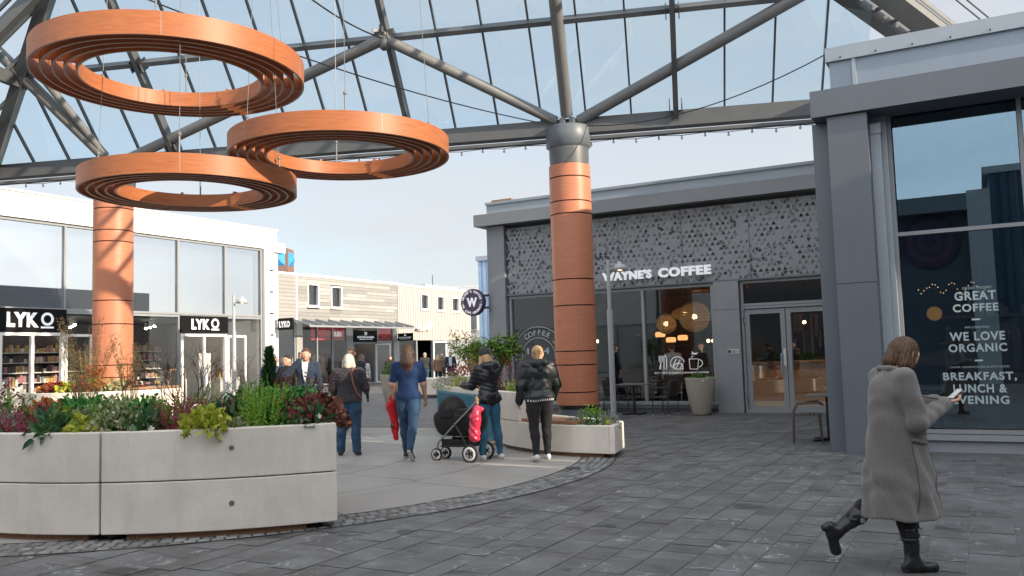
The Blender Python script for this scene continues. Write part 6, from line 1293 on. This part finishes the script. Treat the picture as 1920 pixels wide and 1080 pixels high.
hellebore("green hellebore with one pale flower near the right end", near(-39.8, .16), .11, .12, 2, 70)
heuchera("coppery ruffled heuchera on the right end of the near planter", near(-38.6, .36), 'copper', .23, .2, 420, .05)
# ---- second row
kale("wide dark kale behind the low hellebore", -77.5, .75, .26, .24); kale("second wide dark kale behind the cream euonymus", -70, .72, .22, .2)
heather("tall green heather behind the deep red heather", near(-56.5, .68), 'spike', 34, .12, .26, ll=.018)
heather("short green heather behind the cream euonymus", near(-62, .8), 'spike', 26, .12, .22, ll=.018)
heuchera("chocolate heuchera behind the lime one", near(-51.2, .78), 'copper', .18, .18, 200, .055)
kale("bright curly kale mound behind the rosy heather", -42.6, .7, .26, .26); kale("bright curly kale mound nearest the end wall", -39.6, .72, .2, .22)
euon("bronze tinted dwarf shrub behind the left hellebore", near(-88, .8), 'orange', .2, .22, 300)
heuchera("rust heuchera behind the tall lime heather", near(-96, 1.1), 'orange', .2, .2, 240, .055)
heather("feathery pale green heather beside the kale mounds", near(-39.3, 1.15), 'spike', 26, .12, .26, ll=.018)
euon("silver leaved clump behind the kale mounds", near(-42.4, 1.25), 'silver', .16, .24, 380)
conifer("small dark green conifer standing above the kale", near(-45.6, 1.5), .5, .13)
euon("glossy dark green skimmia beside the conifer", near(-48.6, 1.35), 'hell', .26, .28, 520)
shrub("leafless brown dogwood shrub spreading above the cream euonymus", near(-60.5, .95), 3, 9, .98, None, 0, .05, 1.0, 4, .0085, m_twig, "bare_shrub")
shrub("red stemmed nandina with small red leaves beside the conifer", near(-41.4, 1.4), 6, 4, .62, 'redleaf', 1, .03, .45, 3, .006, m_twigr, "nandina")
shrub("thin reddish twigs rising right of the bare dogwood", near(-50, .9), 9, 3, .85, 'wine', 1, .018, .3, 3, .006, m_twigr, "twiggy_shrub")
shrub("leggy pale twig shrub near the planter's right end", near(-38.8, .9), 12, 3, .6, 'redleaf', 1, .022, .5, 3, .006, m_twig, "twiggy_shrub")
grass("golden feathery grass towering at the left of the near planter", near(-84.5, 1.1), 70, 1.18); grass("upright straw grass leaning over the middle of the planter", near(-75, 1.2), 46, .92, True, 'straw', .2)
shrub("dark red spiky shrub at the far left edge", near(-104, .7), 21, 4, .6, 'wine', 1, .05, .5, 3, .007, m_twigr, "smoke_bush")
fill = [(-98, .5, 'h', 'spike', "green heather between the wine heuchera and the hellebore"), (-90, .55, 'e', 'green', "mid green mound behind the left hellebore"), (-83.5, .55, 'h', 'magenta', "second magenta heather behind the silver plant"), (-79, .5, 'u', 'lime', "pale lime heuchera behind the wine red heather"),
    (-73.5, .5, 'e', 'cream', "small cream variegated mound above the concrete seam"), (-69, .5, 'h', 'spike', "fresh green heather behind the small lime heuchera"), (-64, .55, 'k', 'kale', "curly kale behind the pale hellebore"), (-60.2, .48, 'h', 'spike', "yellow green heather behind the deep red heather"), (-55.5, .45, 'h', 'magenta', "magenta heather behind the lime heuchera"),
    (-48.5, .62, 'h', 'spike', "lime heather left behind the biggest heather"), (-44.6, .62, 'k', 'kale', "bright kale behind the blue green kale"), (-40.8, .5, 'u', 'lime', "yellow lime heuchera behind the rosy heather"), (-88.5, .2, 'u', 'orange', "small amber heuchera at the rim left of the silver plant"), (-95.5, .2, 'e', 'silver', "silver rim plant near the left edge")]
for a, d, t, k, lab in fill:
    if t == 'h': heather(lab, near(a, d), k, 34, .12, .2, ll=.018, dens=100)
    elif t == 'e': euon(lab, near(a, d), k, .17, .18, 380)
    elif t == 'u': heuchera(lab, near(a, d), k, .15, .15, 170, .055)
    else: kale(lab, a, d, .19, .22)
# ---- planter around the left column
def farp(a, d): x, y = arc_pts(FPC, 1.75-d, FP0+a, FP0+a, 1)[0]; return (x, y, .93)
for i, (a, d, k, lab) in enumerate(((-64, .3, 'orange', "orange heuchera at the left end of the column planter"), (-50, .3, 'redleaf', "red leaved heuchera left of the column"), (-38, .25, 'lime', "yellow heuchera left of the column"), (-24, .3, 'redleaf', "small crimson heuchera near the column"), (-10, .3, 'orange', "apricot heuchera in front of the column"), (2, .25, 'cream', "cream heuchera in front of the column"), (16, .35, 'wine', "wine red heuchera right in front of the column"))): heuchera(lab, farp(a, d), k, .3, .3, 130, .09)
grass("thin golden grass left of the column", farp(-44, .9), 40, 1.2); heather("lime green heather between the apricot and yellow heucheras", farp(-16, .6), 'spike', 30, .16, .4, ll=.025); shrub("pink leaved shrub left of the column", farp(-32, .7), 31, 6, .8, 'orange', 3, .06, .6, 3, .007, m_twigr, "pink_shrub")
euon("pale green bush at the far left of the column planter", farp(-66, .8), 'lime', .4, .55, 400)
# ---- bench planter
def on(x, y, z=.86): return (x, y, z)
def leafy_tree(lab, pos, seed, h, leafs, n=6, name="young_tree", sp=.5, per=4, ls=.075, sc=.07):
    mb, tips = twigs(n, .3, h, 4, .013, seed, sp); T = plant(name, lab, pos, [], "tree", stems=mb, sname="trunk"); t = [p for p in tips if p.z > h*.25]
    for i, k in enumerate(leafs): g_ = f_tips(t[i::len(leafs)], per, ls, ls*.45, sc); npmesh("crown", g_[0], g_[1], lm(k), T)
leafy_tree("feathery young maple turning orange behind the pushchair", on(-9.35, 15.3), 5, 1.08, ['green', 'spike', 'green', 'spike', 'green', 'spike', 'green', 'orange'], 5, "young_tree", .26, 6, .055, .06)
leafy_tree("narrow leaved dark shrub beside the maple near the grey pillar", on(-8.75, 15.2), 14, .95, ['green', 'spike', 'olive'], 3, "willow_shrub", .2, 4, .11, .05)
euon("pale yellow green hebe at the left end of the bench planter", on(-9.85, 15.15), 'cream', .42, .36, 800); euon("second pale hebe mound beside the first", on(-9.3, 14.65), 'lime', .28, .28, 420)
grass("rust coloured grass tuft in the middle of the bench planter", on(-9.0, 14.7), 60, .7, True, 'straw', .3); heuchera("dark wine heuchera behind the pushchair hood", on(-8.5, 14.2), 'wine', .3, .34, 150, .09); euon("dark bronze bush behind the stroller woman's shoulder", on(-8.1, 13.9), 'wine', .32, .42, 420)
shrub("tall wine red leaved shrub between the two women", on(-7.55, 13.5), 44, 4, .8, 'redleaf', 1, .035, .4, 3, .008, m_twigr, "smoke_bush"); euon("low green bush between the two women", on(-7.25, 13.1), 'olive', .22, .24, 320); heather("lime heather between the two women", on(-7.0, 12.75), 'spike', 24, .1, .26, ll=.02)
euon("bright green skimmia in the low bench end", on(-5.38, 12.2, .4), 'spike', .24, .36, 420); euon("silver lavender in the low bench end", on(-5.02, 12.05, .4), 'silver', .17, .26, 420); euon("silver creeping plant left of the bright green bush", on(-5.55, 11.95, .4), 'silver', .17, .2, 320); hellebore("small hellebore at the front of the low bench end", on(-5.2, 11.85, .4), .14, .12, 3, 90); heuchera("tiny lime heuchera at the end of the low bench", on(-4.99, 11.85, .4), 'lime', .07, .13, 40, .05)
# ================================================================== STREET FURNITURE
def lamp_post(label, b, z, side):
    T = thing("street_lamp", label, "street lamp", b, group=None); x, y = b[0], b[1]; lm_ = M("lamp post paint", (.42, .44, .46), .45, var=.05)
    MB().tube([(x, y, 0), (x, y, .03)], .14, 16).tube([(x, y, 0), (x, y, z-1.2)], .068, 16).tube([(x, y, z-1.2), (x, y, z-.0)], .045, 14).box((x-.02, y-.075, .9), (x+.02, y-.06, 1.15)).build("post", lm_, T)
    u = Vector((side[0], side[1], 0)).normalized(); p = Vector((x, y, z-.12)); MB().tube([p, p+u*.24], .02, 8).tube([p-Vector((0, 0, .18)), p+u*.2], .012, 6).build("arm", lm_, T)
    c = p+u*.28-Vector((0, 0, .15)); MB().lathe([(.035, .22), (.045, .215), (.06, .16), (.11, .14), (.16, .09), (.19, .0), (.182, .0), (.15, .08), (.04, .13)], c, 24).build("lamp_shade", lm_, T)
    MB().ball((c.x, c.y, c.z+.03), .06, 12, sc=(1, 1, .6)).build("bulb", M("warm lamp glass", (1, .72, .42), .4, var=0, emit=1.6), T)
lamp_post("grey street lamp in front of the coffee shop, right of the round column", G(1151, 782), PY(1140, 487, G(1151, 782).y).z, (math.cos(YAW), math.sin(YAW)))
b = AT(439, 700, 28.5); lamp_post("grey street lamp in front of the white cosmetics shop", (b.x, b.y, 0), AT(439, 553, 28.5).z, (math.cos(YAW), math.sin(YAW)))
def tall_pot(label, b, h, r, seed, full=False, deco=0):
    T = thing("tall_pot", label, "plant pot", b); x, y = b[0], b[1]; mb = MB(); mb.lathe([(0, 0), (r*.55, 0), (r*.62, .04), (r*.82, h*.4), (r*.95, h*.75), (r, h-.02), (r, h), (r-.05, h), (r-.06, h-.08), (0, h-.08)], (x, y, 0), 32); mb.build("pot", M("sandy pot", (.36, .32, .27), .8, var=.12, bump=.2, bs=120), T)
    if full: ps = [("euonymus", 'green', .36, .5), ("skimmia", 'hell', .3, .4)]
    else: ps = [("ground_ivy", 'green', r*.95, .12)]
    for i, (nm, k, rr, hh) in enumerate(ps): plant(nm, ("leafy green bush filling the tall pot behind the blue shirt", "dark green bush at the right side of the pot behind the blue shirt")[i] if full else "low clipped green plant with white flowers in the pot by the coffee shop", (x+(i*.2-.1 if full else 0), y, h-.08), [("foliage", f_dome(420, rr, hh, .06, .035, 'leaf', .3), lm(k))]+([] if full else [("flower", f_flowers(16, rr, .12, .03), lm('petal'))]))
b = G(1316, 778); tall_pot("sandy tapered pot standing left of the grey pier", (b.x, b.y, 0), .88, .36, 1)
b = AT(742, 757, 28.0); tall_pot("large sandy tapered pot behind the person in blue", (b.x, b.y, 0), 1.02, .5, 2, True)
b = AT(793, 740, 33); T = thing("concrete_block", "low pale concrete block planter right of the person in blue", "planter", (b.x, b.y, 0)); MB().box((b.x-.9, b.y-.5, .12), (b.x+.9, b.y+.5, .75)).build("block", m_conc, T, bevel=.02); MB().box((b.x-.7, b.y-.4, 0), (b.x+.7, b.y+.4, .118)).build("foot", m_cladd, T)
b = AT(875, 720, 36); T = thing("red_planter", "low planter with dark red shrubs beyond the maple", "planter", (b.x, b.y, 0)); MB().box((b.x-1.3, b.y-.4, 0), (b.x+1.3, b.y+.4, .7)).build("trough", m_conc, T); npmesh("foliage", *f_dome(300, .9, .6, .12, .08), lm('redleaf'), T).location = (0, 0, .7)
def wicker_chair(label, c, rz, group=None):
    T = thing("cafe_chair", label, "chair", c, rz, group); m = M("woven resin", (.035, .030, .027), .65, var=.4, vs=60, bump=.6, bs=120) if "woven resin" not in D.materials else D.materials["woven resin"]
    for sx in (-1, 1):
        for sy in (-1, 1): MB().tube([(sx*.23, sy*.22, .0), (sx*.235, sy*.2, .64 if sy > 0 else .42)], .013, 8).tube([(sx*.23, sy*.22, 0), (sx*.23, sy*.22, .02)], .016, 8, 1).build("leg", [m, m_offw], T, True)
        MB().tube([(sx*.24, .22, .63), (sx*.255, .0, .66), (sx*.24, -.2, .64)], .016, 8).build("armrest", m, T, True)
    MB().box((-.23, -.2, .40), (.23, .23, .44)).build("seat", m, T, True, bevel=.01)
    mb = MB(); n = 8; v = []
    for i in range(n+1):
        t = i/n; z = .42+.42*t; y = -.2-.09*t
        for sx in (-1, -.5, 0, .5, 1): v.append((sx*(.23-.02*t), y-.03*(1-sx*sx), z))
    mb.add(v, [(i*5+j, i*5+j+1, i*5+j+6, i*5+j+5) for i in range(n) for j in range(4)], 0, True); o = mb.build("backrest", m, T, True); q = o.modifiers.new("solid", 'SOLIDIFY'); q.thickness = .025; return T
def cafe_table(label, c, rz=0, s=.36):
    T = thing("cafe_table", label, "table", c, rz); MB().box((-s, -s, .725), (s, s, .75)).build("table_top", M("grey table top", (.13, .125, .12), .5, var=.2, stretch=(2, 14, 2)), T, True, bevel=.004); MB().tube([(0, 0, .03), (0, 0, .725)], .035, 12).build("pedestal", m_black, T, True)
    mb = MB()
    for k in range(4): a = k*math.pi/2+.78; mb.bar((0, 0, .03), (.32*math.cos(a), .32*math.sin(a), .018), .07, .03)
    mb.build("foot", m_black, T, True)
tb = G(1190, 777); cafe_table("square grey cafe table outside the coffee shop window", (tb.x, tb.y, 0), .05)
wicker_chair("dark woven chair with armrests on the right of the cafe table", (tb.x+.78, tb.y+.05, 0), R(78)); wicker_chair("dark woven chair behind the left side of the cafe table", (tb.x-.62, tb.y+.35, 0), R(-100))
wicker_chair("dark woven chair mostly hidden between the column and the lamp", (tb.x-1.15, tb.y-.1, 0), R(-60))
for i, (dx, lab) in enumerate(((-.9, "woven chair indoors left of the window mullion"), (-.2, "woven chair indoors right of the window mullion"))): wicker_chair(lab, (tb.x+dx+.6, YW+1.0, .016), R(180+10*i))
tb2 = G(1537, 826); cafe_table("slatted cafe table half hidden by the right grey pillar", (tb2.x+.15, tb2.y+.05, 0), .1, .33); 
def stool(label, c):
    T = thing("metal_stool", label, "chair", c, .2); m = M("brown metal", (.07, .055, .045), .45, var=.2)
    for y in (-.2, .2): MB().tube([(-.24, y, 0), (-.22, y, .5), (-.15, y, .62), (.15, y, .64), (.24, y, .6)], .016, 8).tube([(.2, y, 0), (.18, y, .44)], .014, 8).build("side_frame", m, T, True)
    mb = MB()
    for k in range(6): mb.box((-.2+k*.07, -.2, .44), (-.15+k*.07, .2, .46))
    mb.build("seat", m, T, True)
stool("brown metal armchair beside the right grey pillar", (tb2.x-.12, tb2.y-.25, 0))
q = G(1074, 880); T = thing("drain_grate", "small square dark drain grate on the cobbled border", "drain", (q.x, q.y, .012), .3); MB().box((-.1, -.1, 0), (.1, .1, .008)).build("frame", m_cladd, T, True); 
for k in range(5): MB().box((-.08+k*.036, -.08, .008), (-.062+k*.036, .08, .014)).build("bar", m_black, T, True)
# ================================================================== PUSHCHAIR
def pushchair():
    p = G(872, 864); T = thing("pushchair", "black pushchair with raised hood and white rimmed wheels", "pushchair", (p.x, p.y, 0), az(-62)); T.scale = (.9, .9, .92); cv = cloth("black pram cloth", (.013, .013, .014), .4, 60); ch = M("chrome tube", (.3, .3, .31), .3, .8, var=.05); tyre = M("black tyre", (.012, .012, .012), .7); rim = M("white wheel rim", (.6, .6, .6), .4)
    for x, y, r in ((-.27, -.26, .145), (.27, -.26, .145), (-.14, .46, .105), (.14, .46, .105)):
        W_ = MB(); W_.lathe([(r-.03, -.022), (r-.006, -.022), (r, -.01), (r, .01), (r-.006, .022), (r-.03, .022)], (0, 0, 0), 28); W_.xf(Matrix.Translation((x, y, r)) @ Matrix.Rotation(R(90), 4, 'Y')); w = W_.build("wheel", tyre, T, True)
        k = MB(); k.lathe([(r*.52, -.02), (r*.76, -.024), (r*.76, .024), (r*.52, .02)], (0, 0, 0), 28); k.xf(Matrix.Translation((x, y, r)) @ Matrix.Rotation(R(90), 4, 'Y')); k.build("rim", rim, w, True)
        k = MB(); k.tube([(x-.03, y, r), (x+.03, y, r)], .024, 10)
        for i in range(5): a = i*2*math.pi/5; k.tube([(x, y, r), (x, y+r*.66*math.cos(a), r+r*.66*math.sin(a))], .010, 5)
        k.build("spokes", m_black, w, True)
    for s in (-1, 1):
        MB().tube([(s*.14, .46, .13), (s*.18, .40, .30), (s*.22, .02, .62), (s*.23, -.34, .92), (s*.22, -.44, 1.0)], .016, 8).build("frame_tube", ch, T, True); MB().tube([(s*.27, -.26, .15), (s*.24, -.1, .42), (s*.22, .06, .62)], .017, 8).tube([(s*.24, -.2, .26), (s*.16, .36, .24)], .013, 8).build("frame_tube", m_black, T, True)
    MB().tube([(-.22, -.44, 1.0), (-.2, -.52, 1.05), (.2, -.52, 1.05), (.22, -.44, 1.0)], .018, 10).build("handlebar", m_black, T, True)
    grow("carrycot", [cone((0, .38, .66), (0, -.22, .66), .19, .19), cone((0, .36, .56), (0, -.2, .56), .165, .165)], cv, T, .014, .04, lambda P, d: np.maximum(d+folds(P, .004, 30), P[..., 2]-.79))
    def hd(P, d): q = np.maximum(d, -(d+.022)); return np.maximum(np.maximum(q, .70-P[..., 2]), -.03-.35*(P[..., 2]-.7)-(P[..., 1]-.02))
    grow("hood", [ell((0, .22, .74), (.21, .27, .31))], cv, T, .012, .02, hd)
    MB().box((-.17, -.22, .24), (.17, .34, .28)).box((-.17, -.22, .28), (-.16, .34, .36)).box((.16, -.22, .28), (.17, .34, .36)).build("basket", cv, T, True)
    grow("apron", [cone((0, -.02, .78), (0, -.24, .80), .17, .16)], cv, T, .014, .04, lambda P, d: np.maximum(d, P[..., 2]-.84))
    return T
PCH = pushchair()
def bag_on_pram():
    mw = Matrix.Translation(PCH.location) @ Matrix.Rotation(PCH.rotation_euler.z, 4, 'Z') @ Matrix.Diagonal((.9, .9, .92, 1)); w = lambda *p: np.array(mw @ Vector(p)); m = M("pink red bag plastic", (.55, .03, .075), .3, var=.15, spec=.6)
    o = grow("carrier_bag", [cone(w(-.27, -.40, .86), w(-.275, -.38, .72), .05, .075), cone(w(-.275, -.38, .72), w(-.285, -.36, .42), .075, .085), cone(w(-.24, -.48, .84), w(-.3, -.42, .80), .03, .04)], m, None, .009, .04, lambda P, d: d+folds(P, .011, 38, .6)); tag(o, "pinkish red plastic bag hanging from the pushchair handle", "bag")
    mb = MB().ball(tuple(w(-.25, -.40, 1.0)), .03, 10).ball(tuple(w(-.25, -.40, .95)), .035, 10, sc=(1, .8, 1.2)).ball(tuple(w(-.265, -.40, 1.035)), .013, 6).ball(tuple(w(-.235, -.4, 1.035)), .013, 6).tube([tuple(w(-.24, -.40, 1.06)), tuple(w(-.2, -.44, 1.2))], .004, 4); tag(mb.build("soft_toy", cloth("tan plush", (.3, .19, .12))), "small tan soft toy dangling from the pushchair handle", "toy")
bag_on_pram()
